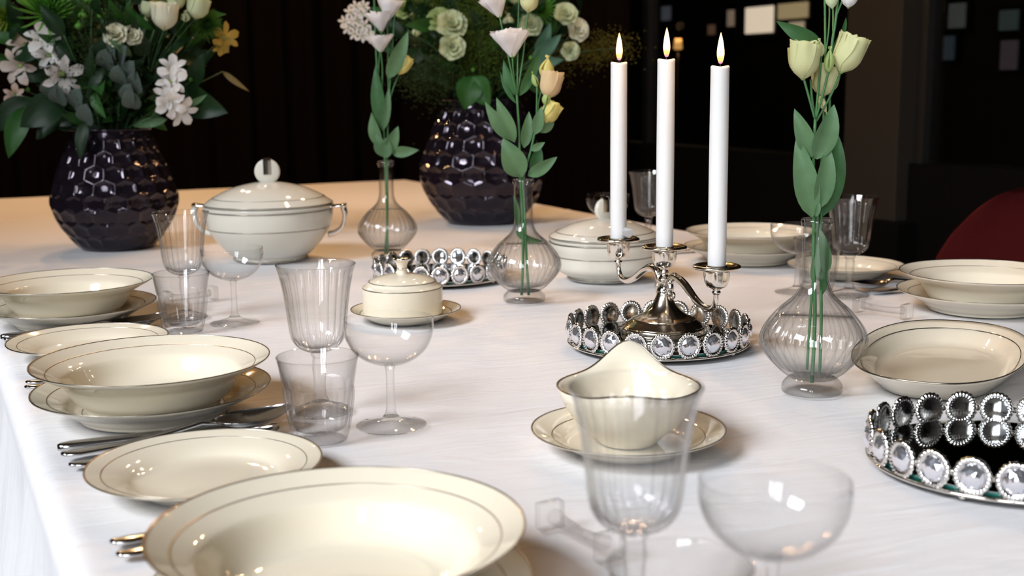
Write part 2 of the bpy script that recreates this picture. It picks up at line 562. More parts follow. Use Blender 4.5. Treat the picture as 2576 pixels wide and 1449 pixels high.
def drape(s, e0, e1, rc=.022):
    """flat cloth coordinate -> (position across, drop): flat between the edges, then round the edge and hang"""
    def side(o):
        arc = rc * PI / 2
        if o <= 0: return 0., 0.
        if o < arc:
            a = o / rc
            return rc * math.sin(a), rc * (1 - math.cos(a))
        return rc, rc + (o - arc)
    if s < e0 + rc:
        h, d = side(e0 + rc - s)
        return e0 + rc - h, d
    if s > e1 - rc:
        h, d = side(s - (e1 - rc))
        return e1 - rc + h, d
    return s, 0.

def linspace_fine(lo, hi, e0, e1, step, fine):
    out = []
    x = lo
    while x < hi - 1e-6:
        out.append(x)
        near = min(abs(x - e0), abs(x - e1)) < .06
        x += fine if near else step
    out.append(hi)
    return out
rnd = random.Random(11)
creases = [('n', .52, .9), ('n', 1.06, .8), ('t', .62, .7), ('t', 1.42, 1.), ('t', 2.22, .9), ('t', 3.02, .8), ('t', 3.82, .8)]
waves = [(rnd.uniform(-1, 1), rnd.uniform(-1, 1), rnd.uniform(3, 11), rnd.uniform(0, 6)) for _ in range(14)]
hang = .34
ps = linspace_fine(TN0 - hang, TN1 + hang, TN0 + .01, TN1 - .01, .020, .006)
qs = linspace_fine(TT0 - hang, TT1 + hang, TT0 + .01, TT1 - .01, .022, .006)
verts, faces = [], []
for q in qs:
    for p in ps:
        x, dx = drape(p, TN0, TN1)
        y, dy = drape(q, TT0, TT1)
        d = max(dx, dy) + .35 * min(dx, dy)
        h = 0.
        for a_, b_, f_, ph in waves:
            h += math.sin((a_ * p + b_ * q) * f_ * 2 + ph)
        h = h / 14 * .0016
        for kind, c_, s_ in creases:
            u = (p - c_ + .006 * math.sin(q * 3)) if kind == 'n' else (q - c_ + .006 * math.sin(p * 4))
            h += s_ * .0022 * math.exp(-(u / .006) ** 2) - s_ * .0010 * math.exp(-(u / .03) ** 2)
        z = -.0030 + h - d
        if d > .03:
            k = min(1, (d - .03) / .25)
            if dx > .01:
                side = -1 if p < (TN0 + TN1) / 2 else 1
                x += side * (k * .028 + k * .024 * math.sin(q * 17 + 1.2 * math.sin(q * 5)) + k * .010 * math.sin(q * 41))
            if dy > .01:
                side = -1 if q < (TT0 + TT1) / 2 else 1
                y += side * (k * .028 + k * .024 * math.sin(p * 17 + 1.2 * math.sin(p * 5)) + k * .010 * math.sin(p * 41))
        verts.append((x, y, min(z, -.0002) if d == 0 else z))
m_ = len(ps)
for i in range(len(qs) - 1):
    for j in range(m_ - 1):
        faces.append((i * m_ + j, i * m_ + j + 1, (i + 1) * m_ + j + 1, (i + 1) * m_ + j))
cl = obj('tablecloth', mesh('tablecloth', verts, faces), 'cloth', None, room(0, 0, TZ), (0, 0, PHI))
tag(cl, 'white linen tablecloth with soft creases spread over the long table', 'tablecloth')

def on(x, y, z=0.):
    return (x, y, TZ + z)
NROT = PHI              # local x along the table's width, away from the left-hand diners

# ------------------------------------------------------------------ china
def plate_parts(root, top, under, R, lines, zedge, mat='china', n=96):
    prof = [(0, top[0][1])] + [tuple(p) for p in spl([(r, z, 0) for r, z in top], 5)]
    prof = [(p[0], p[1]) for p in prof]
    lip = [(R + .0004, zedge - .0004), (R + .0002, zedge - .0014)]
    und = [(p[0], p[1]) for p in spl([(r, z, 0) for r, z in under], 5)]
    obj('body', lathe('plate_body', prof + lip + und + [(0, und[-1][1])], n), mat, root)
    for r0, r1 in lines:
        z0, z1 = at_z(prof[1:], r0) + .0003, at_z(prof[1:], r1) + .0003
        obj('silver_line', lathe('silver_line', [(r0, z0 - .0005), (r0, z0), (r1, z1), (r1, z1 - .0005)], n), 'line', root)
    obj('silver_rim', lathe('silver_rim', [(R - .0006, zedge - .0004), (R - .0006, zedge + .0002), (R + .0005, zedge + .0003), (R + .0007, zedge - .0004), (R + .0004, zedge - .0008)], n), 'line', root)

def soup_plate(label, loc):
    t = thing('soup_plate', label, 'plate', loc, 0, 'soup plates')
    plate_parts(t, [(.02, .0060), (.055, .0062), (.072, .0085), (.082, .016), (.0885, .0265), (.092, .0325), (.096, .0362), (.108, .0425), (.118, .0478), (.125, .0515)],
                [(.119, .0465), (.108, .0405), (.097, .0340), (.091, .0265), (.082, .0125), (.073, .0055), (.071, .0012), (.069, 0), (.0655, 0), (.064, .0025), (.05, .003)],
                .125, [(.1089, .1095)], .0515)
    return t
def dinner_plate(label, loc):
    t = thing('dinner_plate', label, 'plate', loc, 0, 'dinner plates')
    plate_parts(t, [(.02, .0060), (.06, .0062), (.078, .0080), (.087, .0125), (.094, .0180), (.108, .0240), (.118, .0278), (.1255, .0305)],
                [(.119, .0255), (.106, .0190), (.094, .0130), (.085, .0068), (.079, .0030), (.0775, 0), (.074, 0), (.072, .0025), (.05, .003)],
                .1255, [(.1086, .1092), (.0742, .0747)], .0305)
    return t
def bread_plate(label, loc):
    t = thing('bread_plate', label, 'plate', loc, 0, 'bread plates')
    plate_parts(t, [(.02, .0048), (.046, .0050), (.060, .0070), (.068, .0110), (.076, .0145), (.090, .0190), (.1023, .0225)],
                [(.096, .0185), (.084, .0145), (.073, .0095), (.064, .0045), (.058, .0012), (.0565, 0), (.054, 0), (.052, .002), (.03, .0025)],
                .1023, [(.0886, .0891)], .0225)
    return t
DZ, SZ = 0.0, .0098
sets = [('far left place', (-.667, 1.826), (-.675, 1.846)), ('second left place', (-.391, 1.300), (-.390, 1.298)),
        ('nearest place at the bottom edge', (-.114, .765), (-.118, .784)), ('place behind the candelabra', (.465, 2.391), (.467, 2.387)),
        ('place in front of the red chair', (.720, 1.855), (.717, 1.838))]
d0, s0 = None, None
for nm, dp, sp in sets:
    la, lb = 'cream dinner plate under a soup plate, ' + nm, 'cream soup plate on a dinner plate, ' + nm
    if d0 is None:
        d0 = dinner_plate(la, on(*dp)); s0 = soup_plate(lb, on(*sp, SZ))
    else:
        dup(d0, on(*dp), 0, la); dup(s0, on(*sp, SZ), 0, lb)
b0 = bread_plate('cream bread plate beside the second soup plate on the left', on(-.563, 1.600))
dup(b0, on(-.274, 1.052), 0, 'cream bread plate between spoon and nearest soup plate')
dup(b0, on(.601, 2.192), 0, 'cream bread plate behind the fluted goblet near the red chair')

def side_line(root, R, z, mat='line', h=.0009, n=96):
    obj('silver_line', lathe('silver_line', [(R - .0006, z - h), (R + .0004, z - h), (R + .0005, z), (R + .0004, z + h), (R - .0006, z + h)], n), mat, root)

def disc_knob(root, z, r, th=.010):
    """upright round disc with a silver strap over it"""
    n = 40
    prof = [(0, -th / 2), (r * .86, -th / 2), (r, -th / 4), (r, th / 4), (r * .86, th / 2), (0, th / 2)]
    k = obj('knob', lathe('knob', prof, n), 'china_white', root, (0, 0, z), (PI / 2, 0, .25))
    w2 = r * .30
    # strap: a band running over the top and down both faces
    q = []
    for y, zz in ((r * -.25, th / 2 + .0012), (r * .86, th / 2 + .0012), (r + .0014, th / 4), (r + .0014, -th / 4), (r * .86, -th / 2 - .0012), (r * -.25, -th / 2 - .0012)):
        q.append((y, zz))
    verts, faces = [], []
    for y, zz in q:
        verts += [(-w2, y, zz), (-w2 * .33, y + .0006, zz * 1.08), (w2 * .33, y + .0006, zz * 1.08), (w2, y, zz)]
    for i in range(len(q) - 1):
        for j in range(3):
            faces.append((i * 4 + j, i * 4 + j + 1, i * 4 + 5 + j, i * 4 + 4 + j))
    obj('silver_strap', mesh('silver_strap', verts, faces, False), 'silver', root, (0, 0, z), (PI / 2, 0, .25))

def tureen(label, loc, rot, R, H, foot, lidR, lidH, knobr, hgroup, handles=True):
    s = R / .131
    t = thing('tureen', label, 'tureen', loc, rot, hgroup)
    out_ = spl([(foot * .97, 0, 0), (foot, .003, 0), (foot * .985, .007, 0), (foot * 1.13, H * .13, 0), (foot * 1.36, H * .30, 0), (R * .93, H * .56, 0), (R * .985, H * .78, 0), (R, H * .97, 0)], 5)
    inn = spl([(R - .004, H, 0), (R - .006, H * .9, 0), (R * .88, H * .56, 0), (R * .62, H * .2, 0), (R * .3, H * .1, 0)], 4)
    prof = [(0, .002), (foot * .9, .002)] + [(p[0], p[1]) for p in out_] + [(R + .001, H * .985), (R, H)] + [(p[0], p[1]) for p in inn] + [(0, H * .1)]
    obj('body', lathe('tureen_body', prof, 96), 'china_white', t)
    side_line(t, R + .0006, H * .93)
    side_line(t, at_r(out_, H * .60), H * .60, h=.0007)
    side_line(t, foot + .0004, .003)
    if handles:
        for sx in (-1, 1):
            h = obj('handle', loft('handle', [(R * .93, .0135, .0030, H * .965), (R * 1.02, .0145, .0034, H * .975), (R * 1.14, .0130, .0036, H * .985), (R * 1.22, .0105, .0040, H * 1.0), (R * 1.235, .008, .0045, H * .985)], 12), 'silver', t, None, (0, 0, 0 if sx > 0 else PI))
            pts = spl([(R * 1.19, 0, H * .96), (R * 1.215, 0, H * .82), (R * 1.17, 0, H * .62), (R * 1.06, 0, H * .50), (R * .945, 0, H * .46)], 6)
            obj('handle_loop', tube('handle_loop', pts, [.0042 + .002 * math.cos(i / (len(pts) - 1) * PI) ** 2 for i in range(len(pts))], 10), 'silver' if sx > 0 else 'china_white', h)
    lo_ = spl([(lidR, .0, 0), (lidR + .001, .003, 0), (lidR * .975, .0065, 0), (lidR * .80, lidH * .45, 0), (lidR * .55, lidH * .75, 0), (lidR * .28, lidH * .93, 0), (.012, lidH, 0)], 5)
    l = obj('lid', lathe('lid', [(lidR * .7, lidH * .3), (lidR * .9, .001)] + [(p[0], p[1]) for p in lo_] + [(0, lidH)], 96), 'china_white', t, (0, 0, H + .0012))
    side_line(l, lidR + .001, .0025)
    side_line(l, at_r(lo_, lidH * .33), lidH * .33, h=.0006)
    disc_knob(l, lidH + knobr * .80, knobr)
    return t
def at_r(pts, z):
    for a, b in zip(pts[:-1], pts[1:]):
        if min(a[1], b[1]) <= z <= max(a[1], b[1]) and abs(a[1] - b[1]) > 1e-9:
            f = (z - a[1]) / (b[1] - a[1])
            return a[0] + f * (b[0] - a[0])
    return pts[-1][0]
tureen('large cream soup tureen with two silver handles beside the left black vase',
       on(-.492, 2.492), -.12, .130, .1105, .0746, .128, .046, .0255, 'soup tureens')
tureen('smaller cream tureen without handles behind the candelabra',
       on(.167, 2.195), .3, .0985, .073, .0659, .0985, .034, .020, 'soup tureens', False)

# butter dish
t = thing('butter_saucer', 'cream saucer under the round butter cover', 'saucer', on(-.160, 1.821))
plate_parts(t, [(.02, .0048), (.050, .0050), (.062, .0080), (.070, .0120), (.0825, .0178)], [(.076, .0140), (.066, .0085), (.056, .0030), (.050, 0), (.047, 0), (.045, .002), (.03, .0025)], .0825, [(.0685, .0692)], .0178)
t = thing('butter_cover', 'round cream butter cover with small silver-topped knob on its saucer', 'cover', on(-.166, 1.838, .0078))
bo = spl([(.0600, 0, 0), (.0606, .002, 0), (.0608, .020, 0), (.0606, .038, 0), (.0590, .0410, 0), (.0560, .0425, 0)], 4) + spl([(.0540, .0440, 0), (.048, .0500, 0), (.034, .0555, 0), (.018, .0585, 0), (.0085, .0592, 0)], 4)
obj('body', lathe('cover_body', [(.056, .0005)] + [(p[0], p[1]) for p in bo] + [(0, .0592)], 80), 'china', t)
side_line(t, .0603, .0395, h=.0007)
side_line(t, .0505, .0483, h=.0005)
k = obj('knob', lathe('knob', [(p[0], p[1]) for p in spl([(.0088, .0580, 0), (.0075, .0640, 0), (.0074, .0700, 0), (.0095, .0765, 0), (.0125, .0800, 0)], 4)] + [(0, .0800)], 40), 'china', t)
obj('silver_cap', lathe('silver_cap', [(.0120, .0795), (.0134, .0805), (.0134, .0830), (.0120, .0842), (.006, .0846), (0, .0846)], 40), 'silver', k)
obj('silver_collar', lathe('silver_collar', [(.0074, .0662), (.0083, .0664), (.0083, .0682), (.0076, .0684)], 40), 'silver', k)

# gravy boat with two raised spouts on an attached saucer
t = thing('gravy_boat', 'cream gravy boat with raised spout on its saucer behind the nearest goblet', 'gravy boat', on(.111, 1.153), -.10)
plate_parts(t, [(.02, .0050), (.055, .0055), (.066, .0095), (.076, .0145), (.0935, .0205)], [(.086, .0170), (.072, .0105), (.062, .0045), (.055, .0008), (.0535, 0), (.050, 0), (.048, .002), (.03, .0025)], .0935, [(.0735, .0742)], .0205)
def boat():
    n, rows = 72, []
    lv = [(.028, .0065), (.031, .010), (.036, .0155), (.050, .027), (.059, .040), (.0635, .052), (.066, .0615)]
    verts, faces = [], []
    def ring(r, f, off):
        out = []
        for j in range(n):
            th = 2 * PI * j / n
            c, s = math.cos(th), math.sin(th)
            sp = abs(s) ** 10                                   # the two spouts lie along y
            lip = abs(c) ** 3
            rx = r * (1.0 + .04 * lip * f)
            ry = r * (1.04 + .22 * sp * f)
            z = lv0 + sp * f * f * (.026 if s > 0 else .010)
            out.append((rx * c * off, ry * s * off, z))
        return out
    for i, (r, z) in enumerate(lv):
        lv0 = z
        rows.append(ring(r, (i / 6) ** 2, 1.0))
    for i, (r, z) in reversed(list(enumerate(lv))):
        lv0 = z + (.0008 if i == 6 else .0025)
        rows.append(ring(r, (i / 6) ** 2, .965 if i == 6 else .94))
    for rw in rows: verts += rw
    for i in range(len(rows) - 1):
        for j in range(n):
            k = (j + 1) % n
            faces.append((i * n + j, i * n + k, (i + 1) * n + k, (i + 1) * n + j))
    faces.append(tuple(range((len(rows) - 1) * n, len(rows) * n)))
    rim = [Vector(v) + Vector((0, 0, .0008)) for v in rows[6]]
    return mesh('boat', verts, faces), rim
me, rim = boat()
bo = obj('bowl', me, 'china', t)
obj('silver_line', tube('silver_line', rim + [rim[0]], .0009, 6), 'line', bo)

# oval platter on the right
def platter():
    t = thing('oval_platter', 'oval cream platter right of the front glass vase', 'platter', on(.513, 1.437), math.atan2(.894, .447))
    n = 96
    def ring(k, z, off=0.):
        out = []
        for j in range(n):
            th = 2 * PI * j / n
            c, s = math.cos(th), math.sin(th)
            out.append(((.184 * k + off) * math.copysign(abs(c) ** .84, c), (.0965 * k + off) * math.copysign(abs(s) ** .84, s), z))
        return out
    def strip(rows, name, cap0=False, cap1=False):
        verts, faces = [], []
        for r in rows: verts += r
        for i in range(len(rows) - 1):
            for j in range(n):
                k = (j + 1) % n
                faces.append((i * n + j, i * n + k, (i + 1) * n + k, (i + 1) * n + j))
        if cap0: faces.append(tuple(reversed(range(n))))
        if cap1: faces.append(tuple(range((len(rows) - 1) * n, len(rows) * n)))
        return mesh(name, verts, faces)
    top = [(.45, .0060), (.66, .0062), (.73, .0075), (.78, .0120), (.83, .0185), (.90, .0250), (.96, .0295), (1.0, .0322)]
    und = [(1.002, .0312), (.96, .0270), (.88, .0190), (.80, .0110), (.72, .0035), (.70, 0), (.66, 0), (.64, .003)]
    obj('body', strip([ring(k, z) for k, z in top + und], 'platter_body', True, True), 'china', t)
    obj('silver_line', strip([ring(.888, .0243), ring(.888, .0248), ring(.894, .0253), ring(.894, .0248)], 'silver_line'), 'line', t)
    obj('silver_rim', strip([ring(.994, .0322), ring(.998, .0327), ring(1.004, .0322), ring(1.003, .0311)], 'silver_rim'), 'line', t)
platter()

# ------------------------------------------------------------------ drinking glasses
def P2(pts, k=5):
    return [(p[0], p[1]) for p in spl([(r, z, 0) for r, z in pts], k)]

def goblet(label, loc):
    t = thing('goblet', label, 'goblet', loc, 0, 'fluted goblets')
    NF = 22
    outer = P2([(.0085, .0670), (.0150, .0690), (.0225, .0740), (.0278, .0820), (.0300, .0920), (.0315, .1050), (.0332, .1200), (.0355, .1360), (.0380, .1480), (.0402, .1555)], 4)
    def mod(th, r, z, i):
        if i < len(outer) + 1 and .068 < z < .1515:
            k = min(1, (z - .068) / .01) * min(1, (.1515 - z) / .004 + .15 * abs(math.cos(NF / 2 * th)))
            k = max(0, min(1, k))
            return r + .0026 * k * (abs(math.cos(NF / 2 * th)) - .72), z
        return r, z
    inner = P2([(.0410, .1610), (.0380, .1500), (.0345, .1340), (.0318, .1180), (.0300, .1040), (.0286, .0920), (.0262, .0830), (.0210, .0765), (.0130, .0725), (.006, .0715)], 4)
    prof = [(0, .0670)] + outer + [(.0422, .1612), (.0426, .1622), (.0422, .1627), (.0415, .1622)] + inner + [(0, .0714)]
    obj('bowl', lathe('goblet_bowl', prof, NF * 8, mod), 'glass', t)
    st = P2([(.0084, .0665), (.0088, .0630), (.0068, .0600), (.0074, .0570), (.0078, .0500), (.0068, .0400), (.0062, .0300), (.0066, .0220), (.0082, .0160), (.0100, .0120)], 3)
    obj('stem', lathe('goblet_stem', [(0, .0665)] + st + [(0, .0120)], 8, None, False), 'glass_solid', t)
    ft = [(0, .0115), (.0098, .0115), (.0135, .0090), (.0220, .0058), (.0300, .0036), (.0328, .0024), (.0332, .0010), (.0322, 0), (.0200, .0010), (0, .0020)]
    obj('foot', lathe('goblet_foot', ft, 64, lambda th, r, z, i: (r, z + (.0009 * math.cos(16 * th) if 2 <= i <= 4 else 0))), 'glass_solid', t)
    return t

def coupe(label, loc):
    t = thing('champagne_coupe', label, 'glass', loc, 0, 'champagne coupes')
    outer = P2([(.0050, .0650), (.0140, .0665), (.0270, .0720), (.0380, .0815), (.0440, .0930), (.0460, .1030), (.0458, .1110), (.0455, .1140)], 6)
    inner = P2([(.0449, .1141), (.0452, .1100), (.0453, .1030), (.0433, .0932), (.0373, .0822), (.0264, .0732), (.0140, .0684), (.005, .0674)], 6)
    obj('bowl', lathe('coupe_bowl', [(0, .0650)] + outer + inner + [(0, .0673)], 80), 'glass_thin', t)
    st = P2([(.0062, .0648), (.0052, .0620), (.0043, .0560), (.0043, .0400), (.0047, .0240), (.0056, .0150), (.0085, .0105)], 3)
    obj('stem', lathe('coupe_stem', [(0, .0648)] + st + [(0, .0105)], 10, None, False), 'glass_solid', t)
    obj('foot', lathe('coupe_foot', [(0, .0102)] + P2([(.0085, .0100), (.0120, .0080), (.0200, .0055), (.0300, .0030), (.0360, .0018), (.0367, .0010), (.0360, .0002)], 4) + [(.0300, .0002), (.0120, .0030), (0, .0045)], 72), 'glass_thin', t)
    return t

def tumbler(label, loc, rot=0.):
    t = thing('tumbler', label, 'tumbler', loc, rot, 'faceted tumblers')
    NF = 12
    outer = P2([(.0272, .0), (.0280, .0030), (.0292, .0120), (.0318, .0260), (.0338, .0400), (.0345, .0500), (.0340, .0555), (.0356, .0580), (.0372, .0660), (.0390, .0770), (.0406, .0838)], 4)
    def mod(th, r, z, i):
        if i <= len(outer) and .003 < z < .0600:
            k = min(1, (z - .003) / .006)
            arch = .0545 + .0035 * abs(math.cos(NF / 2 * th))
            k *= max(0, min(1, (arch - z) / .0025))
            return r * (1 + k * (.015 + .085 * (abs(math.cos(NF / 2 * th)) - .64))), z
        return r, z
    inner = P2([(.0398, .0845), (.0370, .0720), (.0345, .0600), (.0322, .0450), (.0300, .0300), (.0272, .0160), (.0225, .0105), (.010, .0092)], 4)
    prof = [(0, .0025), (.0180, .0022), (.0235, .0)] + outer + [(.0411, .0848), (.0406, .0854)] + inner + [(0, .0090)]
    obj('body', lathe('tumbler_body', prof, NF * 16, mod), 'glass', t)
    return t

g0 = goblet('fluted clear goblet in front of the left black vase', on(-.500, 1.852))
for (x, y), l in (((-.209, 1.296), 'fluted clear goblet between butter dish and second tumbler'), ((.077, .750), 'large blurred fluted goblet closest to the viewer in front of the gravy boat'),
                  ((.552, 1.985), 'fluted goblet with faceted stem behind the right flower vase'), ((.291, 2.598), 'fluted goblet behind the candles at the far right table edge')):
    dup(g0, on(x, y), 0, l)
c0 = coupe('thin champagne coupe in front of the large tureen', on(-.414, 1.804))
for (x, y), l in (((-.127, 1.238), 'thin champagne coupe in front of the butter dish'), ((.157, .711), 'large blurred champagne coupe closest to the viewer at the bottom right'),
                  ((.475, 2.021), 'champagne coupe just left of the right flower vase'), ((.206, 2.612), 'champagne coupe behind the smaller tureen at the far edge')):
    dup(c0, on(x, y), 0, l)
t0_ = tumbler('faceted tumbler in front of the far left goblet', on(-.477, 1.752), .2)
for (x, y), l, r_ in (((-.194, 1.194), 'faceted tumbler beside the spoon tip in front of the middle goblet', .5), ((.092, .650), 'blurred tumbler rim at the bottom edge of the table', .1),
                      ((.517, 2.060), 'faceted tumbler half hidden behind the right flower vase', .3)):
    dup(t0_, on(x, y), r_, l)

# ------------------------------------------------------------------ ribbed glass flower vases
def flower_vase(label, loc, water_z):
    t = thing('ribbed_glass_vase', label, 'vase', loc, 0, 'ribbed glass vases')
    NF = 30
    body = P2([(.0270, .0175), (.0300, .0200), (.0365, .0255), (.0490, .0385), (.0570, .0500), (.0594, .0590), (.0572, .0700), (.0510, .0810), (.0385, .0960), (.0232, .1100), (.0165, .1230), (.0150, .1350), (.0150, .1650), (.0152, .1890)], 5)
    def mod(th, r, z, i):
        if .018 < z < .112 and i < len(body) + 6:
            k = min(1, (z - .018) / .008) * min(1, (.128 - z) / .02)
            return r * (1 + .062 * k * (abs(math.cos(NF / 2 * th)) - .64)), z
        return r, z
    inner = P2([(.0135, .1930), (.0132, .1650), (.0132, .1350), (.0146, .1230), (.0208, .1100), (.0355, .0960), (.0480, .0810), (.0543, .0700), (.0565, .0590), (.0542, .0500), (.0462, .0385), (.0335, .0270), (.015, .0235)], 4)
    prof = [(0, .0172)] + body + [(.0168, .1905), (.0176, .1935), (.0174, .1965), (.0160, .1980), (.0145, .1970)] + inner + [(0, .0230)]
    tw = lambda z: .10 * math.sin(min(1, max(0, z - .06) / .06) * PI / 2)
    obj('body', lathe('vase_body', prof, NF * 6, mod, True, tw), 'glass_vase', t)
    obj('foot', lathe('vase_foot', [(0, .0165)] + P2([(.0265, .0165), (.0300, .0140), (.0335, .0095), (.0343, .0050), (.0335, .0008), (.0300, 0)], 4) + [(.0200, .0015), (0, .0020)], 64, lambda th, r, z, i: (r * (1 + .006 * math.cos(10 * th)), z)), 'glass_vase', t)
    inn = [(p[0] - .0006, p[1]) for p in reversed(inner) if p[1] < water_z]
    obj('water', lathe('water', [(0, .0240)] + inn + [(inn[-1][0], water_z), (0, water_z)], 64), 'water', t)
    return t
V_AT = {'V1': (-.251, 2.477), 'V2': (.020, 1.968), 'V3': (.340, 1.361), 'B1': (-.873, 2.709), 'B2': (-.071, 3.138)}
flower_vase('ribbed glass bulb vase between the tureen and the middle black vase', on(*V_AT['V1']), .100)
flower_vase('ribbed glass bulb vase left of the candelabra', on(*V_AT['V2']), .093)
flower_vase('ribbed glass bulb vase right of the candelabra, nearest of the three', on(*V_AT['V3']), .086)

# ------------------------------------------------------------------ dark honeycomb vases
def honey_vase(label, loc, s, rot):
    t = thing('honeycomb_vase', label, 'vase', loc, rot, 'black honeycomb vases')
    pr = P2([(.070, 0), (.0800, .0020), (.0960, .0220), (.1190, .0560), (.1320, .0900), (.1340, .1080), (.1300, .1300), (.1200, .1620), (.1060, .1960), (.0930, .2280), (.0860, .2480), (.0850, .2587)], 14)
    L = [0]
    for a, b in zip(pr[:-1], pr[1:]):
        L.append(L[-1] + math.hypot(b[0] - a[0], b[1] - a[1]))
    tot = L[-1]
    NC, NR = 18, 9.0
    def mod(th, r, z, i):
        if i >= len(pr): return r, z
        v = L[i] / tot
        if z > .245: return r, z
        # hexagon cells in (u, w): u counts cells round, w rows up
        u = th / (2 * PI) * NC
        w_ = v * NR * 1.5 / 1.732 * 1.732 / 1.5
        best = []
        row0 = math.floor(w_)
        for rr in (row0 - 1, row0, row0 + 1, row0 + 2):
            off = .5 if rr % 2 else 0
            cu = round(u - off) + off
            for c_ in (cu - 1, cu, cu + 1):
                best.append(math.hypot(u - c_, (w_ - rr) * .92))
        best.sort()
        e = best[1] - best[0]                       # 0 on the ridge between two cells
        k = min(1, max(0, (z - .004) / .02)) * min(1, (.245 - z) / .012)
        ridge = min(1, e / .85)
        return r + s * 0 + k * (-.0072 * (1 - (1 - ridge) ** 2.4) + .0025), z
    inner = [(.079, .2587), (.078, .2450), (.085, .2280), (.098, .1960), (.112, .1620), (.122, .1300), (.126, .108), (.118, .07), (.08, .012), (0, .010)]
    me = lathe('honeycomb_body', [(0, 0)] + pr[0:1] + pr + [(.0835, .2600)] + inner, NC * 14, lambda th, r, z, i: mod(th, r, z, i - 2) if 2 <= i < len(pr) + 2 else (r, z))
    obj('body', me, 'vase', t, None, None, s)
    obj('rim', lathe('rim', [(.0835, .2570), (.0865, .2580), (.0868, .2600), (.0850, .2615), (.0800, .2615), (.0795, .2590)], 96), 'vase', t, None, None, s)
    return t
honey_vase('dark purple honeycomb vase holding the left bouquet', on(*V_AT['B1']), 1.0, .15)
honey_vase('larger dark honeycomb vase holding the middle bouquet', on(*V_AT['B2']), 1.19, .05)

# ------------------------------------------------------------------ mirror trays with crystal medallions
def medallion_mesh():
    prof = [(0, -.0012), (.0098, -.0012), (.0108, -.0018), (.0128, -.0022), (.0148, -.0016), (.0160, -.0004), (.0162, .0008), (.0150, .0024), (.0132, .0030), (.0116, .0022), (.0106, .0014), (0, .0012)]
    def mod(th, r, z, i):
        if i in (5, 6, 7): r *= 1 + .030 * math.cos(20 * th)
        if i in (3, 4, 7, 8): z += math.copysign(.0007, z) * math.cos(26 * th)
        if i == 9: r *= 1 + .02 * math.cos(26 * th)
        return r, z
    return lathe('medallion', prof, 104, mod)
def crystal_mesh():
    rows = [(.0107, 0.), (.0103, .0016), (.0070, .0042), (.0032, .0056), (.0012, .0058)]
    verts, faces, n = [], [], 8
    for i, (r, z) in enumerate(rows):
        for j in range(n):
            th = 2 * PI * (j + .5 * (i % 2)) / n
            verts.append((r * math.cos(th), r * math.sin(th), z))
    for i in range(len(rows) - 1):
        for j in range(n):
            k = (j + 1) % n
            a, b, c, d = i * n + j, i * n + k, (i + 1) * n + k, (i + 1) * n + j
            if i % 2 == 0: faces += [(a, b, d), (b, c, d)]
            else: faces += [(a, b, c), (a, c, d)]
    faces.append(tuple(range((len(rows) - 1) * n, len(rows) * n)))
    faces.append(tuple(reversed(range(n))))
    return mesh('crystal', verts, faces, False)
MED, CRY = medallion_mesh(), crystal_mesh()
def tray(label, loc, rot):
    t = thing('mirror_tray', label, 'tray', loc, rot, 'round mirror trays')
    R = .1185
    obj('base_ring', lathe('base_ring', [(R - .006, .0040), (R + .0030, .0040), (R + .0042, .0052), (R + .0036, .0066), (R - .002, .0070), (R - .006, .0066)], 96), 'silver', t)
    obj('base_plate', lathe('base_plate', [(0, .0040), (R - .0062, .0040), (R - .0062, .0062), (0, .0062)], 64), 'silver_old', t)
    obj('glass_edge', lathe('glass_edge', [(R - .0120, .0064), (R - .0030, .0072), (R - .0030, .0098), (R - .0120, .0098)], 96), 'mirror_edge', t)
    obj('mirror', lathe('mirror', [(0, .0066), (R - .0122, .0066), (R - .0034, .0100), (R - .0034, .0104), (0, .0104)], 96), 'mirror', t).data.shade_flat()
    obj('gallery_band', lathe('gallery_band', [(R - .0006, .0195), (R + .0006, .0195), (R + .0006, .0255), (R - .0006, .0255)], 96), 'silver', t)
    for k in range(4):
        a = PI / 4 + k * PI / 2
        obj('ball_foot', lathe('ball_foot', [(0, 0), (.0022, .0005), (.0032, .0022), (.0022, .0040), (0, .0042)], 16), 'silver', t, ((R - .003) * math.cos(a), (R - .003) * math.sin(a), 0))
    NM = 22
    for k in range(NM):
        a = 2 * PI * k / NM
        m = obj('medallion', MED, 'chrome', t, (R * math.cos(a), R * math.sin(a), .0222), (PI / 2, 0, a + PI / 2))
        m.scale = (1.0, 1.06, 1.0)
        obj('crystal', CRY, 'crystal', m, (0, 0, .0014), (0, 0, .13))
    return t
tr0 = tray('round mirror tray with crystal medallions carrying the candelabra', on(.196, 1.624), .07)
dup(tr0, on(-.130, 2.215), .2, 'empty round mirror tray between butter dish and far glass vase')
dup(tr0, on(.449, 1.084), .12, 'empty round mirror tray at the right edge in front of the oval platter')

# ------------------------------------------------------------------ candelabra and candles
cb = thing('candelabra', 'three-armed silver candelabra standing on the mirror tray', 'candelabra', on(.208, 1.659, .0104), math.atan2(.897, -.44))
obj('base', lathe('candelabra_base', [(0, .002), (.050, .0015), (.0580, 0)] + P2([(.0588, .0010), (.0592, .0040), (.0580, .0080), (.0560, .0092)], 3) + P2([(.0560, .0096), (.0500, .0140), (.0445, .0180), (.0435, .0196)], 4)
    + P2([(.0420, .0200), (.0330, .0232), (.0240, .0290), (.0170, .0370), (.0120, .0470), (.0094, .0550)], 5) + [(0, .0555)], 80), 'silver_old', cb)
obj('stem', lathe('candelabra_stem', [(0, .0555)] + P2([(.0094, .0552), (.0104, .0570), (.0096, .0590), (.0086, .0620), (.0082, .0700), (.0094, .0720), (.0094, .0740), (.0066, .0770), (.0050, .0800), (.0066, .0825)], 4) + [(0, .083)], 48), 'silver', cb)
CUPS = [(0, 0, .0815, 'stem'), (.121, 0, .0795, 'far'), (-.121, 0, .0705, 'near')]
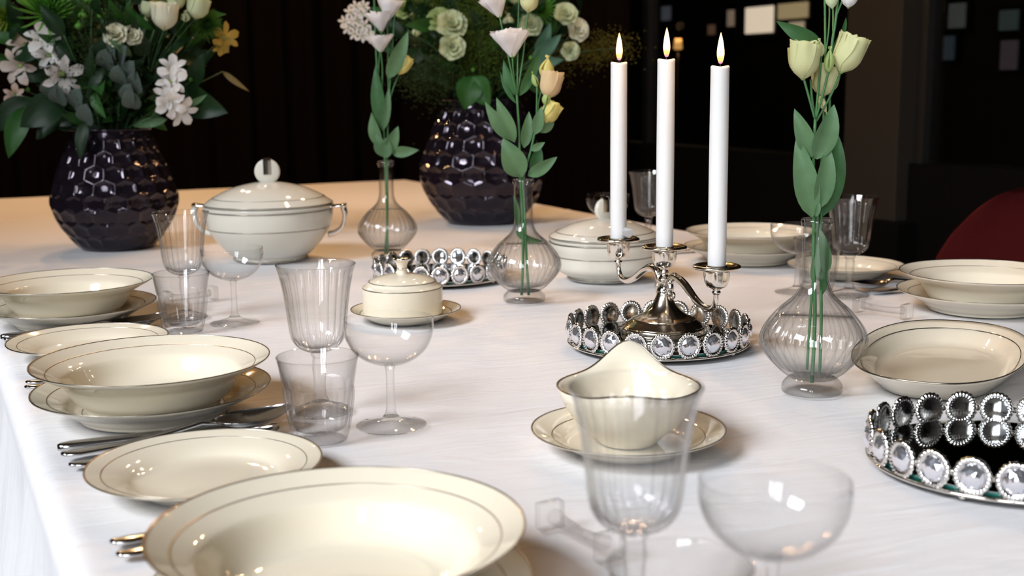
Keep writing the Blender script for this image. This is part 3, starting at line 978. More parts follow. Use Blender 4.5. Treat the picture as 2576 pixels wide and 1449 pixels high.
cup_prof = [(0, 0)] + P2([(.0046, 0), (.0058, .0020), (.0044, .0050), (.0070, .0072), (.0125, .0100), (.0152, .0160), (.0162, .0230), (.0166, .0300), (.0160, .0325)], 4)
cup_me = lathe('candle_cup', cup_prof + [(0, .0325)], 64, lambda th, r, z, i: (r * (1 + (.022 * abs(math.cos(4 * th)) if .008 < z < .031 else 0)), z))
pan_me = lathe('drip_pan', [(0, .0322)] + P2([(.0160, .0322), (.0230, .0330), (.0290, .0328), (.0306, .0340), (.0304, .0362), (.0280, .0378), (.0235, .0372)], 4) + P2([(.0225, .0362), (.0150, .0352), (.0135, .0362), (.0128, .0370)], 3) + [(.0120, .0360), (0, .0350)], 72)
for x, y, z, nm in CUPS:
    c = obj('candle_cup', cup_me, 'silver', cb, (x, y, z))
    obj('drip_pan', pan_me, 'silver_old', c)
for sx, dz in ((1, .004), (-1, -.005)):
    pts = spl([(sx * .004, 0, .0560), (sx * .0125, 0, .0545), (sx * .0150, 0, .0610), (sx * .0130, 0, .0700), (sx * .0180, 0, .0790 + dz * .4), (sx * .0300, 0, .0825 + dz * .6), (sx * .0500, 0, .0760 + dz * .8), (sx * .0750, 0, .0610 + dz),
               (sx * .0980, 0, .0535 + dz), (sx * .1130, 0, .0560 + dz), (sx * .1200, 0, .0660 + dz), (sx * .1210, 0, .0760 + dz)], 6)
    n_ = len(pts)
    rr = [.0032 + .0020 * math.sin(min(1, i / n_ * 1.15) * PI) for i in range(n_)]
    obj('arm', tube('arm', pts, rr, 18, lambda th: 1 + .10 * math.cos(6 * th)), 'silver', cb)
    obj('scroll', tube('scroll', spl([(sx * .0100, -.005, .0520), (sx * .0135, -.005, .0485), (sx * .0165, -.005, .0520), (sx * .0135, -.005, .0550), (sx * .0115, -.004, .0525)], 5), .0026, 10), 'silver', cb)

def flame_mat():
    m = bpy.data.materials.new('candle_flame')
    m.use_nodes = True
    nt = m.node_tree
    nt.nodes.remove(nt.nodes['Principled BSDF'])
    tc = nt.nodes.new('ShaderNodeTexCoord')
    sp = nt.nodes.new('ShaderNodeSeparateXYZ')
    rp = nt.nodes.new('ShaderNodeValToRGB')
    mr = nt.nodes.new('ShaderNodeMath'); mr.operation = 'MULTIPLY'; mr.inputs[1].default_value = 1 / .036
    e = rp.color_ramp.elements
    e[0].position = 0; e[0].color = (.05, .03, .10, 1)
    e[1].position = 1; e[1].color = (1, .42, .10, 1)
    a = e.new(.18); a.color = (.75, .22, .04, 1)
    a = e.new(.34); a.color = (1, .62, .22, 1)
    a = e.new(.70); a.color = (1, .72, .32, 1)
    em = nt.nodes.new('ShaderNodeEmission')
    em.inputs['Strength'].default_value = 6
    nt.links.new(tc.outputs['Object'], sp.inputs[0])
    nt.links.new(sp.outputs['Z'], mr.inputs[0])
    nt.links.new(mr.outputs[0], rp.inputs[0])
    nt.links.new(rp.outputs[0], em.inputs['Color'])
    nt.links.new(em.outputs[0], nt.nodes['Material Output'].inputs['Surface'])
    return m
FLAME = flame_mat()
def candle(label, loc, h):
    t = thing('taper_candle', label, 'candle', loc, 0, 'white taper candles')
    r = .0116
    obj('wax', lathe('candle_wax', [(0, 0), (r - .001, 0), (r, .001), (r, .003), (r + .0003, h * .5), (r, h - .004), (r + .0002, h - .0012), (r - .0010, h), (r - .0030, h - .0010), (.004, h - .0028), (0, h - .003)], 48,
                     lambda th, rr, z, i: (rr, z + (.0009 * math.sin(2 * th + 1) if z > h - .002 else 0))), 'wax', t)
    obj('wick', tube('wick', spl([(0, 0, h - .004), (.0002, 0, h + .003), (.0012, 0, h + .007), (.0030, 0, h + .0095)], 4), .0009, 8), 'wick', t)
    fl_ = obj('flame', lathe('flame', [(0, 0)] + P2([(.0022, .0010), (.0038, .0060), (.0046, .0120), (.0040, .0190), (.0026, .0270), (.0010, .0335)], 4) + [(0, .0360)], 24), FLAME, t, (.0004, 0, h + .0025))
    fl_.scale = (1, 1, 1.08)
    ld = bpy.data.lights.new('candle_glow', 'POINT'); ld.energy = .25; ld.color = (1, .58, .25); ld.shadow_soft_size = .006
    lo = bpy.data.objects.new('candle_glow', ld); C.objects.link(lo); lo.parent = t; lo.location = (0, 0, h + .045)
cm = cb.matrix_basis.copy()
R_ = Matrix.Rotation(cb.rotation_euler.z, 4, 'Z')
names = {'stem': 'middle white candle, tallest of the three lit candles', 'far': 'left white candle with a clear crystal lying at its foot', 'near': 'right white candle of the three, standing lowest'}
for x, y, z, nm in CUPS:
    p = R_ @ Vector((x, y, 0))
    candle(names[nm], (cb.location.x + p.x, cb.location.y + p.y, cb.location.z + z + .0352), .2515)
# clear crystal chunk lying on the left drip pan
p = R_ @ Vector((.121, 0, 0))
rnd = random.Random(4)
import bmesh
bm = bmesh.new()
for _ in range(16):
    v = Vector((rnd.gauss(0, 1), rnd.gauss(0, 1), rnd.gauss(0, 1))).normalized()
    bm.verts.new((v.x * .0125, v.y * .0085, v.z * .0085))
bmesh.ops.convex_hull(bm, input=bm.verts)
me = bpy.data.meshes.new('crystal_chunk'); bm.to_mesh(me); bm.free()
M['quartz'] = pmat('clear_quartz', (.86, .85, .83), .12, .25, amount=.1, scale=90)
o = obj('crystal_chunk', me, 'quartz', None, (cb.location.x + p.x + .0090, cb.location.y + p.y - .0185, cb.location.z + .0795 + .0378 + .0085), (.2, .1, .4))
tag(o, 'small clear rough crystal lying on the left drip pan of the candelabra', 'crystal')

# ------------------------------------------------------------------ cutlery
def knife(label, loc, rot, L=.218):
    t = thing('table_knife', label, 'knife', loc, rot, 'table knives')
    obj('handle', loft('knife_handle', [(0, .0030, .0028, .0044), (.003, .0062, .0040, .0044), (.012, .0078, .0046, .0047), (.050, .0070, .0044, .0050), (.090, .0058, .0038, .0052), (.100, .0052, .0034, .0052)], 16), 'steel', t)
    obj('blade', loft('knife_blade', [(.099, .0040, .0016, .0052), (.104, .0072, .0012, .0050), (.108, .0088, .0010, .0046, .0012), (.150, .0090, .0009, .0036, .0012), (.190, .0082, .0008, .0028, .0010), (L - .012, .0062, .0006, .0022), (L - .003, .0028, .0005, .0020, -.003), (L, .0006, .0004, .0020, -.005)], 12), 'steel', t)
    return t
def spoon(label, loc, rot, L=.200):
    t = thing('table_spoon', label, 'spoon', loc, rot, 'table spoons')
    obj('handle', loft('spoon_handle', [(0, .0024, .0012, .0040), (.003, .0058, .0018, .0038), (.015, .0086, .0020, .0032), (.050, .0064, .0020, .0034), (.090, .0042, .0022, .0075), (.118, .0034, .0024, .0115), (.134, .0040, .0018, .0085)], 14), 'steel', t)
    n, m = 24, 8
    verts, faces = [], []
    cx, a, b = .165, .035, .0215
    for side, dz in ((0, 0.), (1, -.0014)):
        base = len(verts)
        verts.append((cx + .002, 0, .0022 + dz))
        for i in range(1, m + 1):
            k = i / m
            for j in range(n):
                th = 2 * PI * j / n
                c, s = math.cos(th), math.sin(th)
                taper = 1 - .16 * c
                rx = a * k * c
                verts.append((cx + rx, b * k * s * taper, .0022 + .0088 * k ** 2.2 + .0040 * k * max(0, c) ** 2 + dz * (1 if i < m else .3)))
        for j in range(n):
            k = (j + 1) % n
            faces.append((base, base + 1 + j, base + 1 + k) if side == 0 else (base, base + 1 + k, base + 1 + j))
            for i in range(m - 1):
                q = (base + 1 + i * n + j, base + 1 + i * n + k, base + 1 + (i + 1) * n + k, base + 1 + (i + 1) * n + j)
                faces.append(tuple(reversed(q)) if side == 0 else q)
    o1, o2 = 1 + (m - 1) * n, 1 + m * n + 1 + (m - 1) * n
    for j in range(n):
        k = (j + 1) % n
        faces.append((o1 + j, o1 + k, o2 + k, o2 + j))
    obj('bowl', mesh('spoon_bowl', verts, faces), 'steel', t)
    return t
def fork(label, loc, rot):
    t = thing('table_fork', label, 'fork', loc, rot, 'table forks')
    obj('handle', loft('fork_handle', [(0, .0024, .0012, .0040), (.003, .0058, .0018, .0038), (.015, .0086, .0020, .0032), (.050, .0064, .0020, .0034), (.090, .0042, .0022, .0070), (.112, .0034, .0022, .0105), (.126, .0042, .0018, .0085), (.138, .0095, .0012, .0050), (.150, .0120, .0010, .0034)], 14), 'steel', t)
    for k in range(4):
        y = (k - 1.5) * .0066
        obj('tine', loft('fork_tine', [(.148, .0021, .0010, .0034, y), (.165, .0018, .0009, .0034, y), (.185, .0015, .0008, .0060, y), (.198, .0006, .0005, .0100, y)], 8), 'steel', t)
    return t
k0 = knife('steel knife with the spoon resting beside it right of the second soup plate', on(-.445, 1.158), PHI - .03)
s0_ = spoon('steel soup spoon with shining bowl resting across the knife blade', on(-.432, 1.132, .001), PHI + .06)
s0_.scale = (1.15,) * 3
s0_.rotation_euler = (0, -.018, PHI + .06)
f0 = fork('steel fork lying left of the second soup plate, farther one', on(-.582, 1.431), PHI + .02)
SP2 = dup(s0_, on(-.415, 1.104), PHI - .02, 'steel spoon with only its handle end showing under the bread plate rim')
SP2.scale = (1, 1, 1)
dup(f0, on(-.574, 1.407), PHI + .02, 'steel fork lying left of the second soup plate, nearer one')
dup(f0, on(-.313, .906), PHI + .02, 'steel fork with its handle end left of the nearest soup plate, farther one')
dup(f0, on(-.300, .880), PHI + .02, 'steel fork with its handle end left of the nearest soup plate, nearer one')
dup(k0, on(-.722, 1.700), PHI - .03, 'steel knife in front of the far left soup plate')
dup(s0_, on(-.710, 1.683), PHI + .12, 'steel spoon with tilted bowl in front of the far left soup plate')
# right-hand diners: the handles point away from the viewer's side
dup(k0, on(.594 + .9 * .218, 1.999 + .435 * .218), PHI + PI, 'steel knife beside the bread plate near the red chair')
dup(s0_, on(.590 + .9 * .2, 2.035 + .435 * .2), PHI + PI, 'steel spoon between goblet and plates near the red chair')
dup(f0, on(.508 + .9 * .198, 2.365 + .435 * .198), PHI + PI - .25, 'steel fork right of the plates behind the candelabra, farther one')
dup(f0, on(.522 + .9 * .198, 2.318 + .435 * .198), PHI + PI - .25, 'steel fork right of the plates behind the candelabra, nearer one')
dup(f0, on(.775 + .9 * .198, 1.765 + .435 * .198), PHI + PI, 'steel fork cut by the right edge beside the plates of the red chair')
dup(k0, on(.300 + .9 * .218, 2.50 + .435 * .218), PHI + PI, 'steel knife with bluish blade left of the plates behind the candelabra')

# ------------------------------------------------------------------ crystal knife rests
def knife_rest(label, loc, rot):
    t = thing('knife_rest', label, 'knife rest', loc, rot, 'glass knife rests')
    obj('bar', loft('rest_bar', [(-.034, .0075, .0065, .0120), (-.020, .0058, .0052, .0105), (0, .0050, .0046, .0098), (.020, .0058, .0052, .0105), (.034, .0075, .0065, .0120)], 8, 2.0, False), 'glass_solid', t)
    for sx in (-1, 1):
        obj('end_block', box('end_block', sx * .040 - .0055, sx * .040 + .0055, -.0115, .0115, 0, .0230, .0022), 'glass_solid', t)
    return t
def rest_between(a, b):
    return ((a[0] + b[0]) / 2, (a[1] + b[1]) / 2), math.atan2(b[1] - a[1], b[0] - a[0])
(p_, r_) = rest_between((.524, 1.842), (.584, 1.776))
kr = knife_rest('clear glass knife rest between front vase and platter on the right', on(*p_), r_)
for a_, b_, l in (((.024, .942), (.074, .860), 'blurred clear glass knife rest beside the nearest soup plate'), ((-.495, 2.015), (-.560, 1.96), 'glass knife rest with one grey end showing behind the far left tumbler'),
                  ((.306, 2.372), (.24, 2.44), 'glass knife rest with one end showing right of the candelabra cup')):
    p_, r_ = rest_between(a_, b_)
    if l.startswith('blurred') is False:
        d_ = Vector((b_[0] - a_[0], b_[1] - a_[1])).normalized()
        p_ = (a_[0] + d_.x * .042, a_[1] + d_.y * .042)
    dup(kr, on(*p_), r_, l)

# ------------------------------------------------------------------ red upholstered chair
M['red'] = pmat('dark_red_felt', (.035, .0008, .0014), .95, amount=.2, scale=120, spec=.15)
M['red'].node_tree.nodes['Principled BSDF'].inputs['Sheen Weight'].default_value = .22
M['red'].node_tree.nodes['Principled BSDF'].inputs['Sheen Tint'].default_value = (.9, .12, .08, 1)
def chair(label, loc, rot):
    t = thing('shell_chair', label, 'chair', loc, rot, 'red shell chairs')
    # backrest: padded curved shell; x is the way the sitter faces, y across
    nu, nv = 22, 34
    rows = []
    def pt(u, v, off):
        z = .40 + .478 * v
        W_ = [(0, .25), (.3, .275), (.586, .283), (.72, .256), (.85, .208), (.92, .172), (.97, .132), (1.0, .085)]
        for (va, wa), (vb, wb) in zip(W_[:-1], W_[1:]):
            if va <= v <= vb + 1e-6: hw = wa + (wb - wa) * (v - va) / (vb - va)
        y = hw * u
        x = -.02 - .10 * v + .085 * u * u * (1 - .35 * v) + off * (1 - .75 * max(abs(u), v if v > .5 else 0) ** 6)
        zz = z - (.020 * u * u if v > .6 else 0) * (v - .6) / .4
        return (x, y, zz)
    verts, faces = [], []
    for off in (.022, -.022):
        for i in range(nv + 1):
            for j in range(nu + 1):
                verts.append(pt(-1 + 2 * j / nu, i / nv, off))
    m = nu + 1
    K = (nv + 1) * m
    for i in range(nv):
        for j in range(nu):
            q = (i * m + j, i * m + j + 1, (i + 1) * m + j + 1, (i + 1) * m + j)
            faces.append(q)
            faces.append(tuple(K + x for x in reversed(q)))
    for i in range(nv):
        faces += [(i * m, (i + 1) * m, K + (i + 1) * m, K + i * m), (i * m + nu, K + i * m + nu, K + (i + 1) * m + nu, (i + 1) * m + nu)]
    for j in range(nu):
        faces += [(nv * m + j, nv * m + j + 1, K + nv * m + j + 1, K + nv * m + j), (j, K + j, K + j + 1, j + 1)]
    b = obj('backrest', mesh('backrest', verts, faces), 'red', t)
    sd = b.modifiers.new('soft', 'SUBSURF'); sd.levels = 1; sd.render_levels = 1
    obj('seat', box('seat', -.03, .42, -.235, .235, .405, .465, .025), 'red', t)
    for x, y in ((.02, -.17), (.02, .17), (.36, -.17), (.36, .17)):
        sx = -.05 if x < .1 else .05
        obj('leg', tube('leg', [(x, y, .41), (x + sx, y * 1.25, 0)], [.013, .010], 12), 'frame', t)
    return t
p_ = room(2.14, 1.87, 0)
ch0 = chair('dark red upholstered chair at the right side of the table', (p_.x, p_.y, 0), PHI + PI)

# ------------------------------------------------------------------ flowers
FLOWERS = [
    {'v': 'V3', 'name': 'lisianthus_stem', 'label': 'yellow-cream lisianthus stem with two full blooms in the right glass vase', 'cat': 'flower', 'group': 'lisianthus stems in glass vases', 'main': [(-0.0004, 0.0, 0.0105), (0.0009, 0.0, 0.0576), (0.0009, 0.002, 0.1029), (-0.0028, 0.0, 0.153), (-0.0037, 0.0, 0.1985), (-0.0068, -0.004, 0.2552), (-0.0062, -0.004, 0.3073)], 'r': 0.0021, 'br': [[(-0.0062, -0.004, 0.3064), (-0.0129, -0.006, 0.3267), (-0.021, -0.008, 0.3516)], [(-0.0062, -0.004, 0.3064), (-0.0099, 0.0, 0.3331), (-0.0113, 0.0, 0.3502)], [(-0.0062, -0.004, 0.3064), (-0.0041, -0.004, 0.3373), (-0.0017, -0.004, 0.3748)], [(-0.0058, -0.004, 0.3073), (-0.0005, -0.008, 0.3309), (0.005, -0.01, 0.3585)], [(-0.0048, -0.004, 0.3055), (0.0105, -0.002, 0.3329), (0.0209, -0.002, 0.3584)], [(-0.0052, 0.0, 0.308), (0.0016, 0.01, 0.3233), (0.0058, 0.014, 0.3327)]], 'lv': [((-0.0074, -0.006, 0.2001), (-0.0276, -0.012, 0.2897), 0.029, -8, 'leaf'), ((-0.0099, -0.008, 0.266), (-0.031, -0.012, 0.3189), 0.0211, -10, 'leaf'), ((-0.0059, -0.01, 0.2643), (0.013, -0.012, 0.3227), 0.029, 8, 'leaf'), ((-0.0008, -0.01, 0.2097), (0.0078, -0.012, 0.2807), 0.0246, 6, 'leaf'), ((0.0061, 0.006, 0.1995), (0.0251, 0.012, 0.2912), 0.0317, 14, 'dark'), ((-0.0045, -0.012, 0.2011), (-0.0016, -0.014, 0.2189), 0.007, 0, 'leaf'), ((0.0114, -0.002, 0.1351), (0.0034, -0.003, 0.1868), 0.0158, 10, 'leaf'), ((-0.0017, 0.003, 0.1245), (0.0036, 0.0, 0.1753), 0.0114, -10, 'leaf'), ((0.0082, 0.0, 0.1113), (0.0105, 0.004, 0.1567), 0.0106, 0, 'dark')], 'bl': [('cup', 'yellowcream', (-0.0219, -0.008, 0.3516), (-0.0209, -0.01, 0.3909), 0.0167), ('cup', 'yellowcream', (0.0209, -0.002, 0.3584), (0.0346, -0.004, 0.3955), 0.0167), ('bud', 'yellowcream', (-0.0017, -0.004, 0.3748), (-0.0045, -0.004, 0.3943), 0.0057), ('bud', 'greenbud', (0.005, -0.01, 0.3585), (0.0059, -0.01, 0.3855), 0.0066), ('cup', 'yellowcream', (0.0058, 0.014, 0.3327), (0.0097, 0.016, 0.3651), 0.0145), ('bud', 'yellowcream', (0.0008, 0.008, 0.332), (0.0097, 0.006, 0.3111), 0.0048)]},
    {'v': 'V3', 'name': 'lisianthus_stem', 'label': 'tall lisianthus stem with pinkish white bloom rising out of the right glass vase', 'cat': 'flower', 'group': 'lisianthus stems in glass vases', 'main': [(0.0083, 0.0, 0.0206), (0.0076, -0.002, 0.0854), (0.0062, 0.004, 0.1523), (0.0062, 0.006, 0.1977), (0.0134, 0.012, 0.2716), (0.0128, 0.012, 0.3715), (0.0174, 0.012, 0.4184), (0.0195, 0.012, 0.4606)], 'r': 0.0017, 'br': [[(0.0174, 0.012, 0.4184), (0.0233, 0.01, 0.4351), (0.0295, 0.01, 0.4427)], [(0.0146, 0.012, 0.3972), (0.0138, 0.012, 0.4227), (0.0122, 0.01, 0.4302)]], 'lv': [((0.0139, 0.014, 0.3801), (0.0312, 0.018, 0.4164), 0.0106, 30, 'dark')], 'bl': [('cup', 'whitepink', (0.0296, 0.01, 0.4275), (0.0321, 0.01, 0.4536), 0.0097), ('cup', 'greenwhite', (0.0123, 0.01, 0.4268), (0.0094, 0.012, 0.4523), 0.0079)]},
    {'v': 'V3', 'name': 'lisianthus_stem', 'label': 'lisianthus stem with a dark pointed leaf leaning left above the right glass vase', 'cat': 'flower', 'group': 'lisianthus stems in glass vases', 'main': [(-0.0063, 0.0, 0.0254), (-0.0037, 0.003, 0.0845), (0.0004, 0.006, 0.1521), (0.0031, 0.008, 0.1975), (0.008, 0.016, 0.3065), (0.0072, 0.016, 0.3888), (0.0041, 0.016, 0.4611)], 'r': 0.0015, 'br': [[(0.0073, 0.016, 0.3716), (0.0104, 0.014, 0.4101), (0.0089, 0.014, 0.4567)]], 'lv': [((0.0038, 0.016, 0.3863), (-0.0484, 0.01, 0.4131), 0.0194, -15, 'dark')], 'bl': [('cup', 'greenwhite', (0.0041, 0.016, 0.4611), (0.0022, 0.016, 0.4947), 0.0132), ('bud', 'greenbud', (0.0089, 0.014, 0.4567), (0.0091, 0.014, 0.4777), 0.0053)]},
    {'v': 'V2', 'name': 'lisianthus_stem', 'label': 'white lisianthus stem with flared blooms in the middle glass vase', 'cat': 'flower', 'group': 'lisianthus stems in glass vases', 'main': [(-0.0046, 0.0, 0.0098), (-0.0014, 0.0, 0.0762), (-0.0021, 0.0, 0.1407), (-0.0047, 0.0, 0.1981), (-0.0059, 0.0, 0.2738), (-0.0091, 0.0, 0.3313)], 'r': 0.0022, 'br': [[(-0.0091, 0.0, 0.33), (-0.0138, 0.0, 0.361), (-0.0154, -0.002, 0.3906)], [(-0.0097, 0.0, 0.33), (-0.0222, -0.004, 0.3918), (-0.0346, -0.006, 0.4516)], [(-0.0085, 0.0, 0.3313), (-0.0063, 0.004, 0.4164), (-0.0035, 0.006, 0.5138)], [(-0.0078, 0.002, 0.3325), (0.0016, 0.004, 0.3917), (0.0097, 0.004, 0.459)]], 'lv': [((-0.0212, 0.0, 0.2602), (-0.0599, -0.01, 0.3208), 0.0228, -10, 'leaf'), ((-0.0137, -0.004, 0.2565), (-0.0411, -0.012, 0.3268), 0.0253, 0, 'leaf'), ((-0.0029, -0.01, 0.2014), (-0.0312, -0.02, 0.2637), 0.0418, 0, 'leaf'), ((-0.0041, 0.004, 0.3299), (0.0294, 0.012, 0.4027), 0.0203, 20, 'dark'), ((-0.0129, 0.004, 0.33), (-0.0305, 0.008, 0.386), 0.0165, -20, 'dark'), ((-0.0092, 0.004, 0.3163), (-0.0376, 0.012, 0.37), 0.0101, -40, 'dark'), ((-0.01, 0.0, 0.1215), (-0.0145, -0.003, 0.1731), 0.0114, 20, 'leaf')], 'bl': [('open', 'whitepink', (-0.0154, -0.002, 0.3906), (-0.0199, -0.004, 0.4309), 0.0228), ('open', 'whitepink', (-0.0346, -0.006, 0.4516), (-0.0446, -0.008, 0.4843), 0.0177), ('cup', 'yellowcream', (0.0097, 0.004, 0.459), (0.0137, 0.004, 0.4905), 0.0152), ('bud', 'greenwhite', (-0.0035, 0.006, 0.5138), (-0.0019, 0.006, 0.5499), 0.0089)]},
    {'v': 'V2', 'name': 'lisianthus_stem', 'label': 'yellow-peach lisianthus stem with buds and leaves in the middle glass vase', 'cat': 'flower', 'group': 'lisianthus stems in glass vases', 'main': [(0.007, 0.0, 0.0097), (0.0037, 0.0, 0.0762), (0.0017, 0.0, 0.1406), (-0.0003, 0.0, 0.1981), (0.0114, -0.004, 0.2393), (0.0219, -0.004, 0.2862)], 'r': 0.0021, 'br': [[(0.0219, -0.004, 0.2849), (0.026, -0.002, 0.3235), (0.0369, -0.002, 0.3543)], [(0.0219, -0.004, 0.2849), (0.0321, -0.004, 0.3048), (0.0397, -0.006, 0.3258)], [(0.0212, -0.004, 0.2837), (0.0221, -0.006, 0.3142), (0.0229, -0.006, 0.3433)], [(0.0219, -0.004, 0.2862), (0.0307, -0.008, 0.2987), (0.0358, -0.01, 0.3148)], [(0.0212, -0.004, 0.2812), (0.0283, 0.0, 0.281), (0.0353, 0.002, 0.2871)]], 'lv': [((0.0073, -0.008, 0.2037), (0.0538, -0.018, 0.2328), 0.0228, 10, 'leaf'), ((0.0192, -0.008, 0.2689), (0.03, -0.012, 0.3124), 0.0203, 0, 'leaf'), ((0.0283, 0.004, 0.2708), (0.0488, 0.006, 0.3031), 0.0241, 20, 'leaf'), ((0.0015, 0.004, 0.2472), (0.0109, 0.01, 0.3047), 0.0203, 10, 'leaf'), ((0.0152, 0.008, 0.2037), (0.0271, 0.014, 0.2527), 0.0228, 10, 'dark'), ((0.0127, -0.008, 0.2439), (0.0347, -0.012, 0.2564), 0.0127, 0, 'leaf'), ((-0.0126, 0.004, 0.1133), (0.0295, 0.0, 0.0953), 0.019, 40, 'leaf')], 'bl': [('bud', 'yellow', (0.0369, -0.002, 0.3543), (0.0408, -0.002, 0.3924), 0.0139), ('cup', 'peach', (0.0397, -0.006, 0.3258), (0.0487, -0.006, 0.3665), 0.0177), ('bud', 'greenbud', (0.0229, -0.006, 0.3433), (0.0143, -0.006, 0.3668), 0.0063), ('bud', 'greenbud', (0.0358, -0.01, 0.3148), (0.0397, -0.01, 0.3395), 0.0082), ('cup', 'yellow', (0.0353, 0.002, 0.2871), (0.0506, 0.002, 0.3181), 0.0152)]},
    {'v': 'V1', 'name': 'lisianthus_stem', 'label': 'white lisianthus stem with two blooms in the far glass vase', 'cat': 'flower', 'group': 'lisianthus stems in glass vases', 'main': [(-0.0011, 0.0, 0.0081), (-0.0001, 0.0, 0.0731), (0.0001, 0.0, 0.1375), (-0.0013, 0.0, 0.2013), (-0.0014, 0.0, 0.2568), (-0.0109, 0.0, 0.3665), (-0.0135, 0.0, 0.4669), (-0.0132, 0.0, 0.5583)], 'r': 0.0022, 'br': [[(-0.0048, 0.0, 0.304), (-0.0008, -0.004, 0.3741), (-0.0029, -0.004, 0.4128)], [(-0.0101, 0.0, 0.3665), (-0.0044, -0.002, 0.4206), (-0.0004, -0.002, 0.4528)]], 'lv': [((-0.0022, 0.0, 0.2552), (-0.0153, -0.004, 0.3898), 0.0302, -10, 'dark'), ((-0.0015, -0.006, 0.2601), (0.0123, -0.01, 0.3429), 0.0191, 10, 'leaf'), ((-0.0098, -0.004, 0.2239), (-0.0253, -0.01, 0.295), 0.0271, -20, 'leaf'), ((-0.0051, -0.008, 0.2066), (-0.0142, -0.014, 0.2559), 0.0255, 0, 'leaf'), ((-0.0003, -0.01, 0.2035), (0.006, -0.014, 0.2455), 0.0286, 0, 'leaf')], 'bl': [('open', 'whitepink', (-0.0029, -0.004, 0.4128), (-0.0033, -0.006, 0.445), 0.0207), ('open', 'whitepink', (-0.0004, -0.002, 0.4528), (-0.003, -0.004, 0.4895), 0.0199), ('bud', 'greenbud', (-0.0132, 0.0, 0.5583), (-0.012, 0.0, 0.596), 0.0095)]},
    {'v': 'V1', 'name': 'lisianthus_stem', 'label': 'lisianthus stem with one white and one yellow bloom in the far glass vase', 'cat': 'flower', 'group': 'lisianthus stems in glass vases', 'main': [(-0.0067, 0.0, 0.0082), (-0.0001, 0.0, 0.0731), (0.0025, 0.0, 0.1375), (0.0035, 0.0, 0.2013), (0.0093, 0.004, 0.3116), (0.0203, 0.004, 0.4282), (0.0312, 0.004, 0.543)], 'r': 0.002, 'br': [[(0.0081, 0.004, 0.2959), (0.0102, 0.002, 0.3973), (0.0108, 0.002, 0.4728)], [(0.0092, 0.004, 0.31), (0.0194, 0.006, 0.3428), (0.031, 0.008, 0.3692)]], 'lv': [((0.0094, 0.0, 0.36), (0.0524, -0.006, 0.4506), 0.0334, 12, 'leaf'), ((0.0027, -0.006, 0.2112), (0.0286, -0.012, 0.2663), 0.0286, 10, 'leaf'), ((0.0137, -0.004, 0.2141), (0.0683, -0.02, 0.2191), 0.0239, 0, 'leaf')], 'bl': [('open', 'whitepink', (0.0108, 0.002, 0.4728), (0.0198, 0.002, 0.5171), 0.0191), ('cup', 'yellow', (0.031, 0.008, 0.3692), (0.0477, 0.008, 0.4017), 0.0143), ('bud', 'greenbud', (0.0312, 0.004, 0.543), (0.0338, 0.004, 0.5808), 0.0095)]},
    {'v': 'B1', 'name': 'alstroemeria_stem', 'label': 'white alstroemeria spray hanging out at the right of the left bouquet', 'cat': 'flower', 'group': 'flowers in the left black vase', 'main': [(0.016, -0.0096, 0.1769), (0.0405, -0.0288, 0.2551), (0.0716, -0.048, 0.269), (0.1095, -0.0672, 0.2821)], 'r': 0.0018, 'br': [[(0.1095, -0.0672, 0.2821), (0.1382, -0.0776, 0.3357), (0.1661, -0.088, 0.382)], [(0.1095, -0.0672, 0.2821), (0.1373, -0.0826, 0.3249), (0.1642, -0.098, 0.3604)], [(0.1095, -0.0672, 0.2821), (0.1366, -0.0826, 0.3109), (0.1629, -0.098, 0.3326)], [(0.1095, -0.0672, 0.2821), (0.1365, -0.0876, 0.3036), (0.1628, -0.108, 0.3182)], [(0.1095, -0.0672, 0.2821), (0.1432, -0.0776, 0.296), (0.1762, -0.088, 0.3032)], [(0.1095, -0.0672, 0.2821), (0.1467, -0.0736, 0.2981), (0.1833, -0.08, 0.309)], [(0.1095, -0.0672, 0.2821), (0.1253, -0.0636, 0.2838), (0.1409, -0.06, 0.2805)]], 'lv': [((0.1833, -0.08, 0.309), (0.2356, -0.09, 0.3301), 0.0174, 30, 'leaf'), ((0.1409, -0.06, 0.2805), (0.0606, -0.05, 0.2659), 0.0226, 0, 'leaf')], 'bl': [('alstro', 'white', (0.1661, -0.088, 0.382), (0.1829, -0.13, 0.4027), 0.0287), ('alstro', 'white', (0.1642, -0.098, 0.3604), (0.1761, -0.14, 0.3692), 0.0304), ('alstro', 'white', (0.1629, -0.098, 0.3326), (0.1605, -0.14, 0.3331), 0.0304), ('alstro', 'white', (0.1628, -0.108, 0.3182), (0.1781, -0.15, 0.3051), 0.0304), ('alstro', 'white', (0.1762, -0.088, 0.3032), (0.205, -0.13, 0.2803), 0.0313)]},
